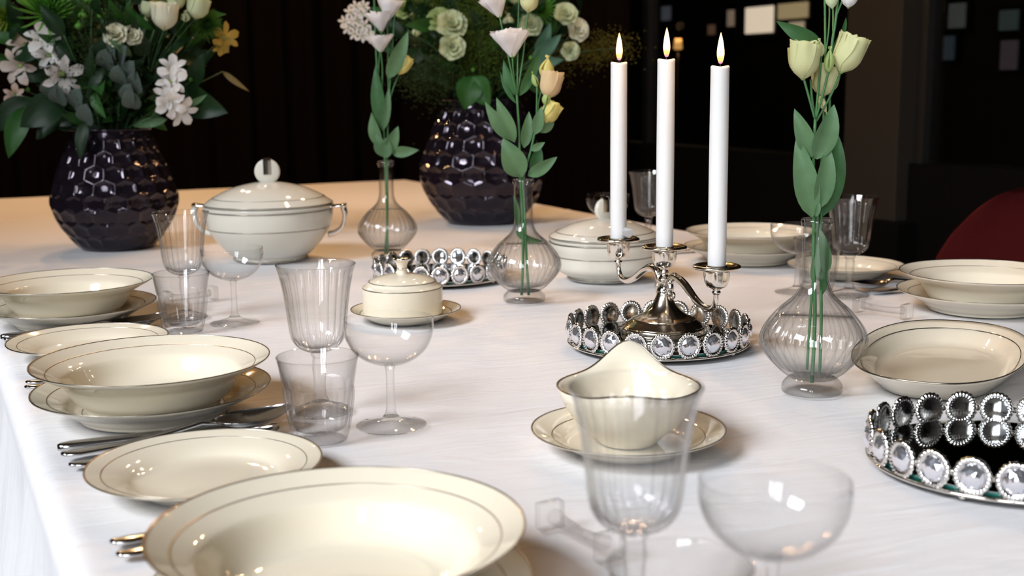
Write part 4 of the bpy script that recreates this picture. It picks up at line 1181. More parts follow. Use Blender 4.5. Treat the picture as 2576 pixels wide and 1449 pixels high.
    {'v': 'B1', 'name': 'alstroemeria_stem', 'label': 'pale alstroemeria spray at the left of the left bouquet', 'cat': 'flower', 'group': 'flowers in the left black vase', 'main': [(0.0035, -0.0118, 0.1772), (0.0009, -0.0354, 0.2558), (-0.0164, -0.059, 0.2913), (-0.0413, -0.0826, 0.3249)], 'r': 0.0018, 'br': [[(-0.0413, -0.0826, 0.3249), (-0.0637, -0.0953, 0.3869), (-0.0862, -0.108, 0.4414)], [(-0.0413, -0.0826, 0.3249), (-0.0469, -0.1053, 0.3555), (-0.0526, -0.128, 0.379)], [(-0.0413, -0.0826, 0.3249), (-0.061, -0.1003, 0.3735), (-0.0807, -0.118, 0.4147)], [(-0.0413, -0.0826, 0.3249), (-0.0632, -0.0963, 0.3729), (-0.0852, -0.11, 0.4153)]], 'lv': [((-0.0852, -0.11, 0.4153), (-0.0568, -0.14, 0.4503), 0.0139, 20, 'leaf')], 'bl': [('alstro', 'white', (-0.0862, -0.108, 0.4414), (-0.0797, -0.15, 0.4736), 0.0383), ('alstro', 'white', (-0.0526, -0.128, 0.379), (-0.0274, -0.17, 0.3616), 0.0383), ('alstro', 'white', (-0.0807, -0.118, 0.4147), (-0.0596, -0.16, 0.4273), 0.0313)]},
    {'v': 'B1', 'name': 'alstroemeria_stem', 'label': 'pinkish alstroemeria spray at the far left edge of the left bouquet', 'cat': 'flower', 'group': 'flowers in the left black vase', 'main': [(-0.0015, -0.0068, 0.1769), (-0.0148, -0.0204, 0.2554), (-0.0498, -0.034, 0.2789), (-0.0966, -0.0476, 0.3014)], 'r': 0.0018, 'br': [[(-0.0966, -0.0476, 0.3014), (-0.1232, -0.0678, 0.3531), (-0.1495, -0.088, 0.3972)], [(-0.0966, -0.0476, 0.3014), (-0.1211, -0.0578, 0.3725), (-0.1457, -0.068, 0.4359)], [(-0.0966, -0.0476, 0.3014), (-0.1393, -0.0478, 0.3231), (-0.1824, -0.048, 0.3381)]], 'lv': [], 'bl': [('alstro', 'pinkwhite', (-0.1495, -0.088, 0.3972), (-0.1556, -0.13, 0.3913), 0.0365), ('alstro', 'pinkwhite', (-0.1457, -0.068, 0.4359), (-0.1419, -0.11, 0.458), 0.0313), ('alstro', 'pinkwhite', (-0.1824, -0.048, 0.3381), (-0.1735, -0.09, 0.3281), 0.0226)]},
    {'v': 'B1', 'name': 'lisianthus_stem', 'label': 'two cream lisianthus blooms side by side in the middle of the left bouquet', 'cat': 'flower', 'group': 'flowers in the left black vase', 'main': [(0.0115, -0.0123, 0.1772), (0.0262, -0.0369, 0.2556), (0.0409, -0.0615, 0.3121), (0.0563, -0.0861, 0.3653)], 'r': 0.0018, 'br': [[(0.0563, -0.0861, 0.3653), (0.0613, -0.1071, 0.4119), (0.0659, -0.128, 0.451)], [(0.0563, -0.0861, 0.3653), (0.0751, -0.1021, 0.4128), (0.0933, -0.118, 0.4531)], [(0.0563, -0.0861, 0.3653), (0.0739, -0.1031, 0.3919), (0.091, -0.12, 0.4132)]], 'lv': [((0.091, -0.12, 0.4132), (0.0583, -0.16, 0.446), 0.0191, 20, 'leaf')], 'bl': [('rose', 'cream', (0.0659, -0.128, 0.451), (0.0686, -0.17, 0.4684), 0.0261), ('rose', 'cream', (0.0933, -0.118, 0.4531), (0.1162, -0.16, 0.4608), 0.0217)]},
    {'v': 'B1', 'name': 'lisianthus_stem', 'label': 'greenish white lisianthus cluster at the top right of the left bouquet', 'cat': 'flower', 'group': 'flowers in the left black vase', 'main': [(0.0148, -0.007, 0.1768), (0.0368, -0.021, 0.2549), (0.0677, -0.035, 0.3159), (0.1048, -0.049, 0.3736)], 'r': 0.0018, 'br': [[(0.1048, -0.049, 0.3736), (0.1312, -0.0745, 0.4239), (0.1567, -0.1, 0.4664)], [(0.1048, -0.049, 0.3736), (0.112, -0.0645, 0.4375), (0.1187, -0.08, 0.4937)], [(0.1048, -0.049, 0.3736), (0.1394, -0.0545, 0.4449), (0.1732, -0.06, 0.5088)], [(0.1048, -0.049, 0.3736), (0.1581, -0.0495, 0.4358), (0.2107, -0.05, 0.4909)], [(0.1048, -0.049, 0.3736), (0.1497, -0.0595, 0.4323), (0.1936, -0.07, 0.4836)], [(0.1048, -0.049, 0.3736), (0.106, -0.0545, 0.4279), (0.1068, -0.06, 0.4752)]], 'lv': [], 'bl': [('cup', 'cream', (0.1567, -0.1, 0.4664), (0.1614, -0.106, 0.5192), 0.0261), ('cup', 'greenwhite', (0.1187, -0.08, 0.4937), (0.1224, -0.086, 0.5257), 0.0174), ('cup', 'greenwhite', (0.1732, -0.06, 0.5088), (0.1768, -0.066, 0.5442), 0.0191), ('cup', 'greenwhite', (0.2107, -0.05, 0.4909), (0.2213, -0.056, 0.5347), 0.0235), ('bud', 'greenwhite', (0.1936, -0.07, 0.4836), (0.1964, -0.076, 0.5061), 0.0122), ('bud', 'greenwhite', (0.1068, -0.06, 0.4752), (0.1097, -0.066, 0.4945), 0.0104)]},
    {'v': 'B1', 'name': 'chrysanthemum_stem', 'label': 'large bright green spider chrysanthemum at the top left of the left bouquet', 'cat': 'flower', 'group': 'flowers in the left black vase', 'main': [(0.0029, -0.0118, 0.1772), (-0.0011, -0.0354, 0.2558), (-0.0187, -0.059, 0.325), (-0.0445, -0.0826, 0.3901)], 'r': 0.0018, 'br': [[(-0.0445, -0.0826, 0.3901), (-0.062, -0.1003, 0.4463), (-0.0795, -0.118, 0.4949)]], 'lv': [], 'bl': [('mum', 'green', (-0.0795, -0.118, 0.4949), (-0.0708, -0.16, 0.5234), 0.0609)]},
    {'v': 'B1', 'name': 'chrysanthemum_stem', 'label': 'dark green spider chrysanthemum at the right side of the left bouquet', 'cat': 'flower', 'group': 'flowers in the left black vase', 'main': [(0.0165, -0.0008, 0.1763), (0.0427, -0.0024, 0.2541), (0.0849, -0.004, 0.3178), (0.1378, -0.0056, 0.3787)], 'r': 0.0018, 'br': [[(0.1378, -0.0056, 0.3787), (0.1767, -0.0068, 0.4324), (0.215, -0.008, 0.479)]], 'lv': [], 'bl': [('mum', 'darkgreen', (0.215, -0.008, 0.479), (0.2564, -0.05, 0.4827), 0.04)]},
    {'v': 'B1', 'name': 'chrysanthemum_stem', 'label': 'yellow-green chrysanthemum cut by the left edge above the left bouquet', 'cat': 'flower', 'group': 'flowers in the left black vase', 'main': [(-0.0044, -0.0028, 0.1767), (-0.0239, -0.0084, 0.255), (-0.065, -0.014, 0.3245), (-0.1199, -0.0196, 0.3908)], 'r': 0.0018, 'br': [[(-0.1199, -0.0196, 0.3908), (-0.1588, -0.0238, 0.4487), (-0.1978, -0.028, 0.4994)]], 'lv': [], 'bl': [('mum', 'yellowgreen', (-0.1978, -0.028, 0.4994), (-0.2019, -0.07, 0.5025), 0.0348)]},
    {'v': 'B1', 'name': 'alstroemeria_stem', 'label': 'ochre yellow alstroemeria at the right rim of the left bouquet', 'cat': 'flower', 'group': 'flowers in the left black vase', 'main': [(0.0177, 0.0017, 0.1761), (0.0468, 0.0051, 0.2537), (0.0947, 0.0085, 0.3056), (0.1561, 0.0119, 0.3554)], 'r': 0.0018, 'br': [[(0.1561, 0.0119, 0.3554), (0.2041, 0.012, 0.4078), (0.2514, 0.012, 0.4531)], [(0.1561, 0.0119, 0.3554), (0.1988, 0.017, 0.4002), (0.2411, 0.022, 0.4381)]], 'lv': [], 'bl': [('alstro', 'ochre', (0.2514, 0.012, 0.4531), (0.2887, -0.03, 0.4513), 0.0296), ('alstro', 'ochre', (0.2411, 0.022, 0.4381), (0.2698, -0.02, 0.4237), 0.0209)]},
    {'v': 'B1', 'name': 'hypericum_stem', 'label': 'sprig of round green buds between chrysanthemum and cream blooms', 'cat': 'flower', 'group': 'flowers in the left black vase', 'main': [(0.0071, -0.012, 0.1772), (0.0122, -0.036, 0.2557), (0.0099, -0.06, 0.3099), (0.0037, -0.084, 0.3609)], 'r': 0.0018, 'br': [[(0.0037, -0.084, 0.3609), (-0.0005, -0.102, 0.4285), (-0.005, -0.12, 0.4882)], [(0.0037, -0.084, 0.3609), (0.0193, -0.102, 0.4283), (0.0343, -0.12, 0.4878)], [(0.0037, -0.084, 0.3609), (-0.0037, -0.107, 0.4178), (-0.0111, -0.13, 0.467)], [(0.0037, -0.084, 0.3609), (-0.0115, -0.107, 0.4057), (-0.0267, -0.13, 0.4432)], [(0.0037, -0.084, 0.3609), (0.0034, -0.092, 0.4442), (0.0027, -0.1, 0.5196)]], 'lv': [], 'bl': [('bud', 'green', (-0.005, -0.12, 0.4882), (-0.0016, -0.126, 0.507), 0.0104), ('bud', 'green', (0.0343, -0.12, 0.4878), (0.0376, -0.126, 0.5081), 0.0113), ('bud', 'green', (-0.0111, -0.13, 0.467), (-0.0079, -0.136, 0.4842), 0.0096), ('bud', 'green', (-0.0267, -0.13, 0.4432), (-0.0234, -0.136, 0.4605), 0.0096), ('bud', 'green', (0.0027, -0.1, 0.5196), (0.006, -0.106, 0.5385), 0.0104)]},
    {'v': 'B1', 'name': 'broad_leaf_stem', 'label': 'broad dark leaves on the right side of the left bouquet', 'cat': 'foliage', 'group': 'flowers in the left black vase', 'main': [(0.0159, -0.003, 0.1765), (0.0406, -0.009, 0.2543), (0.0767, -0.015, 0.2841), (0.1222, -0.021, 0.3125)], 'r': 0.0018, 'br': [[(0.1222, -0.021, 0.3125), (0.1556, -0.0255, 0.3395), (0.1884, -0.03, 0.3595)], [(0.1222, -0.021, 0.3125), (0.1442, -0.0305, 0.3274), (0.1659, -0.04, 0.337)], [(0.1222, -0.021, 0.3125), (0.153, -0.0205, 0.3331), (0.1835, -0.02, 0.3485)], [(0.1222, -0.021, 0.3125), (0.1865, -0.0105, 0.3488), (0.2508, 0.0, 0.38)]], 'lv': [((0.1659, -0.04, 0.337), (0.2715, -0.08, 0.2914), 0.0748, 10, 'bdark'), ((0.1835, -0.02, 0.3485), (0.2236, -0.05, 0.4165), 0.0417, 10, 'bdark'), ((0.2508, 0.0, 0.38), (0.3077, -0.01, 0.3369), 0.0139, 0, 'brown')], 'bl': [('bud', 'green', (0.1884, -0.03, 0.3595), (0.1904, -0.036, 0.3695), 0.0052)]},
    {'v': 'B1', 'name': 'broad_leaf_stem', 'label': 'broad leaves drooping at the lower left of the left bouquet', 'cat': 'foliage', 'group': 'flowers in the left black vase', 'main': [(-0.001, -0.006, 0.1769), (-0.0132, -0.018, 0.2553), (-0.0457, -0.03, 0.28), (-0.0892, -0.042, 0.3036)], 'r': 0.0018, 'br': [[(-0.0892, -0.042, 0.3036), (-0.1202, -0.051, 0.3264), (-0.1513, -0.06, 0.3423)], [(-0.0892, -0.042, 0.3036), (-0.1211, -0.061, 0.309), (-0.1528, -0.08, 0.3093)], [(-0.0892, -0.042, 0.3036), (-0.1147, -0.056, 0.3172), (-0.1402, -0.07, 0.3256)], [(-0.0892, -0.042, 0.3036), (-0.0773, -0.066, 0.317), (-0.0657, -0.09, 0.3251)], [(-0.0892, -0.042, 0.3036), (-0.0884, -0.051, 0.2958), (-0.0879, -0.06, 0.283)]], 'lv': [((-0.1528, -0.08, 0.3093), (-0.18, -0.12, 0.2065), 0.0504, -10, 'bgreen'), ((-0.1402, -0.07, 0.3256), (-0.2215, -0.09, 0.2604), 0.0644, 0, 'bdark'), ((-0.0657, -0.09, 0.3251), (-0.1462, -0.13, 0.271), 0.0731, 0, 'bdark'), ((-0.0879, -0.06, 0.283), (-0.1343, -0.08, 0.2423), 0.0435, 20, 'bdark')], 'bl': [('bud', 'green', (-0.1513, -0.06, 0.3423), (-0.1482, -0.066, 0.3523), 0.0052)]},
    {'v': 'B1', 'name': 'broad_leaf_stem', 'label': 'long narrow leaves hanging over the rim of the left black vase', 'cat': 'foliage', 'group': 'flowers in the left black vase', 'main': [(0.0077, -0.01, 0.1771), (0.0141, -0.03, 0.2555), (0.0137, -0.05, 0.287), (0.0106, -0.07, 0.3169)], 'r': 0.0018, 'br': [[(0.0106, -0.07, 0.3169), (0.0091, -0.085, 0.3447), (0.0072, -0.1, 0.3655)], [(0.0106, -0.07, 0.3169), (-0.0048, -0.085, 0.3001), (-0.0203, -0.1, 0.2785)], [(0.0106, -0.07, 0.3169), (0.0066, -0.095, 0.3324), (0.0024, -0.12, 0.3427)], [(0.0106, -0.07, 0.3169), (0.0062, -0.095, 0.3398), (0.0017, -0.12, 0.3574)], [(0.0106, -0.07, 0.3169), (0.0223, -0.095, 0.3561), (0.0336, -0.12, 0.3895)]], 'lv': [((-0.0203, -0.1, 0.2785), (-0.0306, -0.12, 0.1999), 0.0296, 0, 'bdark'), ((0.0024, -0.12, 0.3427), (0.0349, -0.14, 0.2857), 0.0244, 0, 'bgreen'), ((0.0017, -0.12, 0.3574), (0.0188, -0.14, 0.4376), 0.0209, 0, 'bdark'), ((0.0336, -0.12, 0.3895), (-0.007, -0.13, 0.325), 0.0226, 0, 'bdark')], 'bl': [('bud', 'green', (0.0072, -0.1, 0.3655), (0.0098, -0.106, 0.3753), 0.0052)]},
    {'v': 'B1', 'name': 'eucalyptus_branch', 'label': 'grey-green eucalyptus branch with round leaves in the left bouquet', 'cat': 'foliage', 'group': 'flowers in the left black vase', 'main': [(0.0103, -0.01, 0.177), (0.0223, -0.03, 0.2554), (0.0332, -0.05, 0.3057), (0.0443, -0.07, 0.3531)], 'r': 0.0018, 'br': [[(0.0443, -0.07, 0.3531), (0.053, -0.085, 0.3953), (0.0612, -0.1, 0.4302)], [(0.0443, -0.07, 0.3531), (0.0529, -0.09, 0.3755), (0.0611, -0.11, 0.3926)], [(0.0443, -0.07, 0.3531), (0.0452, -0.09, 0.3797), (0.0459, -0.11, 0.4009)], [(0.0443, -0.07, 0.3531), (0.0627, -0.09, 0.3598), (0.0806, -0.11, 0.3614)], [(0.0443, -0.07, 0.3531), (0.0707, -0.09, 0.3482), (0.0966, -0.11, 0.3384)], [(0.0443, -0.07, 0.3531), (0.0608, -0.09, 0.3359), (0.0768, -0.11, 0.314)], [(0.0443, -0.07, 0.3531), (0.0549, -0.09, 0.3558), (0.0652, -0.11, 0.3534)], [(0.0443, -0.07, 0.3531), (0.0037, -0.09, 0.3316), (-0.0367, -0.11, 0.3053)], [(0.0443, -0.07, 0.3531), (0.0152, -0.09, 0.3157), (-0.0139, -0.11, 0.2738)], [(0.0443, -0.07, 0.3531), (-0.0223, -0.09, 0.3422), (-0.0883, -0.11, 0.3264)], [(0.0443, -0.07, 0.3531), (-0.0111, -0.09, 0.3359), (-0.066, -0.11, 0.3139)], [(0.0443, -0.07, 0.3531), (0.0393, -0.09, 0.3724), (0.0342, -0.11, 0.3864)], [(0.0443, -0.07, 0.3531), (0.0663, -0.09, 0.3309), (0.0878, -0.11, 0.304)]], 'lv': [((0.0611, -0.11, 0.3926), (0.0898, -0.15, 0.4301), 0.0383, -25, 'euca'), ((0.0459, -0.11, 0.4009), (0.0644, -0.15, 0.4384), 0.0383, -22, 'euca'), ((0.0806, -0.11, 0.3614), (0.1033, -0.15, 0.3996), 0.0383, -19, 'euca'), ((0.0966, -0.11, 0.3384), (0.1085, -0.15, 0.3772), 0.0383, -16, 'euca'), ((0.0768, -0.11, 0.314), (0.0939, -0.15, 0.3532), 0.0383, -13, 'euca'), ((0.0652, -0.11, 0.3534), (0.0719, -0.15, 0.392), 0.0383, -10, 'euca'), ((-0.0367, -0.11, 0.3053), (-0.0094, -0.15, 0.3447), 0.0383, -7, 'euca'), ((-0.0139, -0.11, 0.2738), (0.0024, -0.15, 0.3139), 0.0383, -4, 'euca'), ((-0.0883, -0.11, 0.3264), (-0.0658, -0.15, 0.3654), 0.0383, -1, 'euca'), ((-0.066, -0.11, 0.3139), (-0.0545, -0.15, 0.3532), 0.0383, 2, 'euca'), ((0.0342, -0.11, 0.3864), (0.0488, -0.15, 0.4242), 0.0383, 5, 'euca'), ((0.0878, -0.11, 0.304), (0.0909, -0.15, 0.3436), 0.0383, 8, 'euca')], 'bl': [('bud', 'green', (0.0612, -0.1, 0.4302), (0.0635, -0.106, 0.4381), 0.0043)]},
    {'v': 'B2', 'name': 'lisianthus_stem', 'label': 'two full greenish lisianthus blooms at the upper left of the middle bouquet', 'cat': 'flower', 'group': 'flowers in the middle black vase', 'main': [(-0.0039, -0.0145, 0.2195), (-0.0147, -0.0436, 0.3092), (-0.0363, -0.0727, 0.3531), (-0.0642, -0.1017, 0.3946)], 'r': 0.0018, 'br': [[(-0.0642, -0.1017, 0.3946), (-0.0652, -0.1349, 0.4414), (-0.0663, -0.168, 0.4795)], [(-0.0642, -0.1017, 0.3946), (-0.0784, -0.1249, 0.4481), (-0.0924, -0.148, 0.4932)], [(-0.0642, -0.1017, 0.3946), (-0.1081, -0.1109, 0.4327), (-0.1517, -0.12, 0.463)]], 'lv': [], 'bl': [('rose', 'greenwhite', (-0.0663, -0.168, 0.4795), (-0.0583, -0.21, 0.4997), 0.0382), ('rose', 'greenish', (-0.0924, -0.148, 0.4932), (-0.104, -0.19, 0.5147), 0.0322), ('bud', 'greenwhite', (-0.1517, -0.12, 0.463), (-0.1507, -0.126, 0.487), 0.0131)]},
    {'v': 'B2', 'name': 'lisianthus_stem', 'label': 'single round white-green lisianthus facing forward in the middle bouquet', 'cat': 'flower', 'group': 'flowers in the middle black vase', 'main': [(-0.0018, -0.0188, 0.2197), (-0.0081, -0.0564, 0.3093), (-0.022, -0.094, 0.3449), (-0.0399, -0.1316, 0.3784)], 'r': 0.0018, 'br': [[(-0.0399, -0.1316, 0.3784), (-0.0525, -0.1598, 0.4093), (-0.0649, -0.188, 0.4321)]], 'lv': [], 'bl': [('rose', 'greenwhite', (-0.0649, -0.188, 0.4321), (-0.0582, -0.23, 0.4356), 0.0322)]},
    {'v': 'B2', 'name': 'lisianthus_stem', 'label': 'cream lisianthus blooms at the right of the middle bouquet', 'cat': 'flower', 'group': 'flowers in the middle black vase', 'main': [(0.0129, -0.0115, 0.2192), (0.0384, -0.0344, 0.3085), (0.0818, -0.0573, 0.3415), (0.1372, -0.0803, 0.3726)], 'r': 0.0018, 'br': [[(0.1372, -0.0803, 0.3726), (0.1714, -0.0941, 0.4434), (0.205, -0.108, 0.5056)], [(0.1372, -0.0803, 0.3726), (0.1842, -0.0941, 0.426), (0.2304, -0.108, 0.471)], [(0.1372, -0.0803, 0.3726), (0.1761, -0.1041, 0.4019), (0.2141, -0.128, 0.4231)]], 'lv': [], 'bl': [('rose', 'greenwhite', (0.205, -0.108, 0.5056), (0.2122, -0.15, 0.5254), 0.0302), ('rose', 'cream', (0.2304, -0.108, 0.471), (0.2509, -0.15, 0.4779), 0.0302), ('rose', 'greenwhite', (0.2141, -0.128, 0.4231), (0.2266, -0.17, 0.422), 0.0242)]},
    {'v': 'B2', 'name': 'lisianthus_stem', 'label': 'pale lisianthus bloom behind the tall white stem in the middle bouquet', 'cat': 'flower', 'group': 'flowers in the middle black vase', 'main': [(0.0063, -0.0116, 0.2193), (0.0176, -0.0348, 0.3087), (0.0357, -0.058, 0.3588), (0.0585, -0.0812, 0.4061)], 'r': 0.0018, 'br': [[(0.0585, -0.0812, 0.4061), (0.0893, -0.0946, 0.4489), (0.1196, -0.108, 0.4836)], [(0.0585, -0.0812, 0.4061), (0.0636, -0.1106, 0.4484), (0.0684, -0.14, 0.4822)], [(0.0585, -0.0812, 0.4061), (0.0725, -0.0906, 0.4754), (0.0862, -0.1, 0.5363)]], 'lv': [], 'bl': [('rose', 'greenwhite', (0.1196, -0.108, 0.4836), (0.1281, -0.15, 0.495), 0.0302), ('bud', 'greenwhite', (0.0684, -0.14, 0.4822), (0.0687, -0.146, 0.5115), 0.0161), ('cup', 'greenwhite', (0.0862, -0.1, 0.5363), (0.0866, -0.106, 0.5732), 0.0201)]},
    {'v': 'B2', 'name': 'lisianthus_stem', 'label': 'dim cream lisianthus high on the left of the middle bouquet', 'cat': 'flower', 'group': 'flowers in the middle black vase', 'main': [(-0.007, -0.0058, 0.2192), (-0.0246, -0.0174, 0.309), (-0.0581, -0.029, 0.3708), (-0.1015, -0.0406, 0.4297)], 'r': 0.0018, 'br': [[(-0.1015, -0.0406, 0.4297), (-0.1438, -0.0443, 0.4823), (-0.186, -0.048, 0.5268)], [(-0.1015, -0.0406, 0.4297), (-0.1212, -0.0543, 0.4899), (-0.1409, -0.068, 0.5417)]], 'lv': [], 'bl': [('rose', 'greenish', (-0.186, -0.048, 0.5268), (-0.1896, -0.09, 0.5354), 0.0242), ('rose', 'greenish', (-0.1409, -0.068, 0.5417), (-0.1411, -0.11, 0.5489), 0.0221)]},
    {'v': 'B2', 'name': 'star_flower_stem', 'label': 'cluster of small white star flowers at the left of the middle bouquet', 'cat': 'flower', 'group': 'flowers in the middle black vase', 'main': [(-0.014, -0.0042, 0.2192), (-0.0469, -0.0125, 0.3091), (-0.1082, -0.0209, 0.3535), (-0.1876, -0.0292, 0.3961)], 'r': 0.0018, 'br': [[(-0.1876, -0.0292, 0.3961), (-0.2425, -0.0336, 0.4428), (-0.2971, -0.038, 0.4814)], [(-0.1876, -0.0292, 0.3961), (-0.2523, -0.0346, 0.4513), (-0.3166, -0.04, 0.4982)], [(-0.1876, -0.0292, 0.3961), (-0.2368, -0.0356, 0.4484), (-0.2857, -0.042, 0.4924)], [(-0.1876, -0.0292, 0.3961), (-0.2491, -0.0366, 0.4385), (-0.3102, -0.044, 0.4728)], [(-0.1876, -0.0292, 0.3961), (-0.24, -0.0376, 0.4357), (-0.2921, -0.046, 0.4672)], [(-0.1876, -0.0292, 0.3961), (-0.2313, -0.0336, 0.4388), (-0.2748, -0.038, 0.4734)], [(-0.1876, -0.0292, 0.3961), (-0.2574, -0.0346, 0.4455), (-0.3267, -0.04, 0.4868)], [(-0.1876, -0.0292, 0.3961), (-0.2465, -0.0356, 0.4542), (-0.305, -0.042, 0.5041)], [(-0.1876, -0.0292, 0.3961), (-0.2295, -0.0366, 0.4349), (-0.2712, -0.044, 0.4657)], [(-0.1876, -0.0292, 0.3961), (-0.2612, -0.0376, 0.4528), (-0.3341, -0.046, 0.5012)], [(-0.1876, -0.0292, 0.3961), (-0.239, -0.0336, 0.463), (-0.29, -0.038, 0.5216)], [(-0.1876, -0.0292, 0.3961), (-0.2468, -0.0346, 0.4714), (-0.3055, -0.04, 0.5382)], [(-0.1876, -0.0292, 0.3961), (-0.2372, -0.0356, 0.4715), (-0.2863, -0.042, 0.5383)], [(-0.1876, -0.0292, 0.3961), (-0.2533, -0.0366, 0.4646), (-0.3183, -0.044, 0.5246)]], 'lv': [], 'bl': [('star', 'white', (-0.2971, -0.038, 0.4814), (-0.3012, -0.08, 0.4888), 0.0151), ('star', 'white', (-0.3166, -0.04, 0.4982), (-0.3114, -0.082, 0.4917), 0.0151), ('star', 'white', (-0.2857, -0.042, 0.4924), (-0.2715, -0.084, 0.4949), 0.0151), ('star', 'white', (-0.3102, -0.044, 0.4728), (-0.31, -0.086, 0.4621), 0.0151), ('star', 'white', (-0.2921, -0.046, 0.4672), (-0.2825, -0.088, 0.4655), 0.0151), ('star', 'white', (-0.2748, -0.038, 0.4734), (-0.2791, -0.08, 0.481), 0.0151), ('star', 'white', (-0.3267, -0.04, 0.4868), (-0.3215, -0.082, 0.4804), 0.0151), ('star', 'white', (-0.305, -0.042, 0.5041), (-0.2904, -0.084, 0.5065), 0.0151), ('star', 'white', (-0.2712, -0.044, 0.4657), (-0.2715, -0.086, 0.4551), 0.0151), ('star', 'white', (-0.3341, -0.046, 0.5012), (-0.3239, -0.088, 0.4991), 0.0151), ('star', 'white', (-0.29, -0.038, 0.5216), (-0.2941, -0.08, 0.5284), 0.0151), ('star', 'white', (-0.3055, -0.04, 0.5382), (-0.3005, -0.082, 0.5312), 0.0151), ('star', 'white', (-0.2863, -0.042, 0.5383), (-0.2721, -0.084, 0.5402), 0.0151), ('star', 'white', (-0.3183, -0.044, 0.5246), (-0.318, -0.086, 0.5133), 0.0151)]},
    {'v': 'B2', 'name': 'chrysanthemum_stem', 'label': 'bright green chrysanthemum at the top of the middle bouquet', 'cat': 'flower', 'group': 'flowers in the middle black vase', 'main': [(0.0092, -0.0088, 0.2191), (0.0266, -0.0264, 0.3085), (0.0562, -0.044, 0.3687), (0.0937, -0.0616, 0.4255)], 'r': 0.0018, 'br': [[(0.0937, -0.0616, 0.4255), (0.1207, -0.0748, 0.476), (0.1473, -0.088, 0.5183)]], 'lv': [], 'bl': [('mum', 'green', (0.1473, -0.088, 0.5183), (0.1525, -0.13, 0.5338), 0.0403)]},
    {'v': 'B2', 'name': 'broad_leaf_stem', 'label': 'pair of broad green leaves hanging over the rim of the middle black vase', 'cat': 'foliage', 'group': 'flowers in the middle black vase', 'main': [(0.0008, -0.016, 0.2195), (0.0002, -0.048, 0.3091), (-0.0037, -0.08, 0.3285), (-0.0089, -0.112, 0.3468)], 'r': 0.0018, 'br': [[(-0.0089, -0.112, 0.3468), (-0.0125, -0.136, 0.3655), (-0.0162, -0.16, 0.3764)], [(-0.0089, -0.112, 0.3468), (-0.0144, -0.141, 0.3589), (-0.0199, -0.17, 0.3652)], [(-0.0089, -0.112, 0.3468), (-0.0125, -0.141, 0.3589), (-0.0161, -0.17, 0.3652)]], 'lv': [((-0.0199, -0.17, 0.3652), (-0.0375, -0.19, 0.2873), 0.0664, -5, 'bgreen'), ((-0.0161, -0.17, 0.3652), (0.0211, -0.19, 0.2941), 0.0644, 8, 'bgreen')], 'bl': [('bud', 'green', (-0.0162, -0.16, 0.3764), (-0.0158, -0.166, 0.3876), 0.006)]},
    {'v': 'B2', 'name': 'broad_leaf_stem', 'label': 'blue-green pointed leaves at the right of the middle bouquet', 'cat': 'foliage', 'group': 'flowers in the middle black vase', 'main': [(0.008, -0.013, 0.2193), (0.0229, -0.039, 0.3087), (0.0472, -0.065, 0.336), (0.078, -0.091, 0.3616)], 'r': 0.0018, 'br': [[(0.078, -0.091, 0.3616), (0.1002, -0.1105, 0.3865), (0.122, -0.13, 0.4034)], [(0.078, -0.091, 0.3616), (0.1026, -0.1105, 0.3855), (0.1267, -0.13, 0.4034)], [(0.078, -0.091, 0.3616), (0.0987, -0.1105, 0.3784), (0.119, -0.13, 0.3894)], [(0.078, -0.091, 0.3616), (0.1075, -0.1105, 0.3902), (0.1364, -0.13, 0.4127)], [(0.078, -0.091, 0.3616), (0.0977, -0.1055, 0.3761), (0.1172, -0.12, 0.3848)]], 'lv': [((0.1267, -0.13, 0.4034), (0.195, -0.15, 0.46), 0.0382, 10, 'blue'), ((0.119, -0.13, 0.3894), (0.2004, -0.15, 0.4022), 0.0342, 0, 'blue'), ((0.1364, -0.13, 0.4127), (0.1705, -0.15, 0.4881), 0.0342, 10, 'blue'), ((0.1172, -0.12, 0.3848), (0.1644, -0.14, 0.3558), 0.0342, 10, 'bdark')], 'bl': [('bud', 'green', (0.122, -0.13, 0.4034), (0.122, -0.136, 0.4146), 0.006)]},
]


def leaf_mesh(a, b, width, roll, round_=False):
    """curved blade from a to b, folded along its midrib; roll turns it about its own axis"""
    a, b = Vector(a), Vector(b)
    ax = b - a
    L = ax.length
    t = ax.normalized()
    face = Vector((0, -1, 0)) if abs(t.y) < .9 else Vector((0, 0, 1))
    nrm = (face - t * face.dot(t)).normalized()
    nrm = Matrix.Rotation(roll * D2R, 3, t) @ nrm
    sd = t.cross(nrm)
    nv, nu = 9, 4
    verts, faces = [], []
    for i in range(nv + 1):
        v = i / nv
        if round_:
            w_ = math.sqrt(max(.0, 1 - (2 * v - 1) ** 2)) * .5 + (.03 if i == 0 else 0)
        else:
            w_ = .5 * (math.sin(PI * v ** .78) ** .85) * (1 - .12 * v) + (.03 if i == 0 else 0)
        w_ *= width
        bend = math.sin(PI * v) * L * .07 - v * v * L * .05
        for j in range(nu + 1):
            u = -1 + 2 * j / nu
            fold = abs(u) * w_ * .28
            wave = .05 * width * math.sin(7 * v + 2 * u) * abs(u)
            verts.append(a + ax * v + sd * (w_ * u) + nrm * (bend + fold + wave))
    m = nu + 1
    for i in range(nv):
        for j in range(nu):
            faces.append((i * m + j, i * m + j + 1, (i + 1) * m + j + 1, (i + 1) * m + j))
    return mesh('leaf', verts, faces)

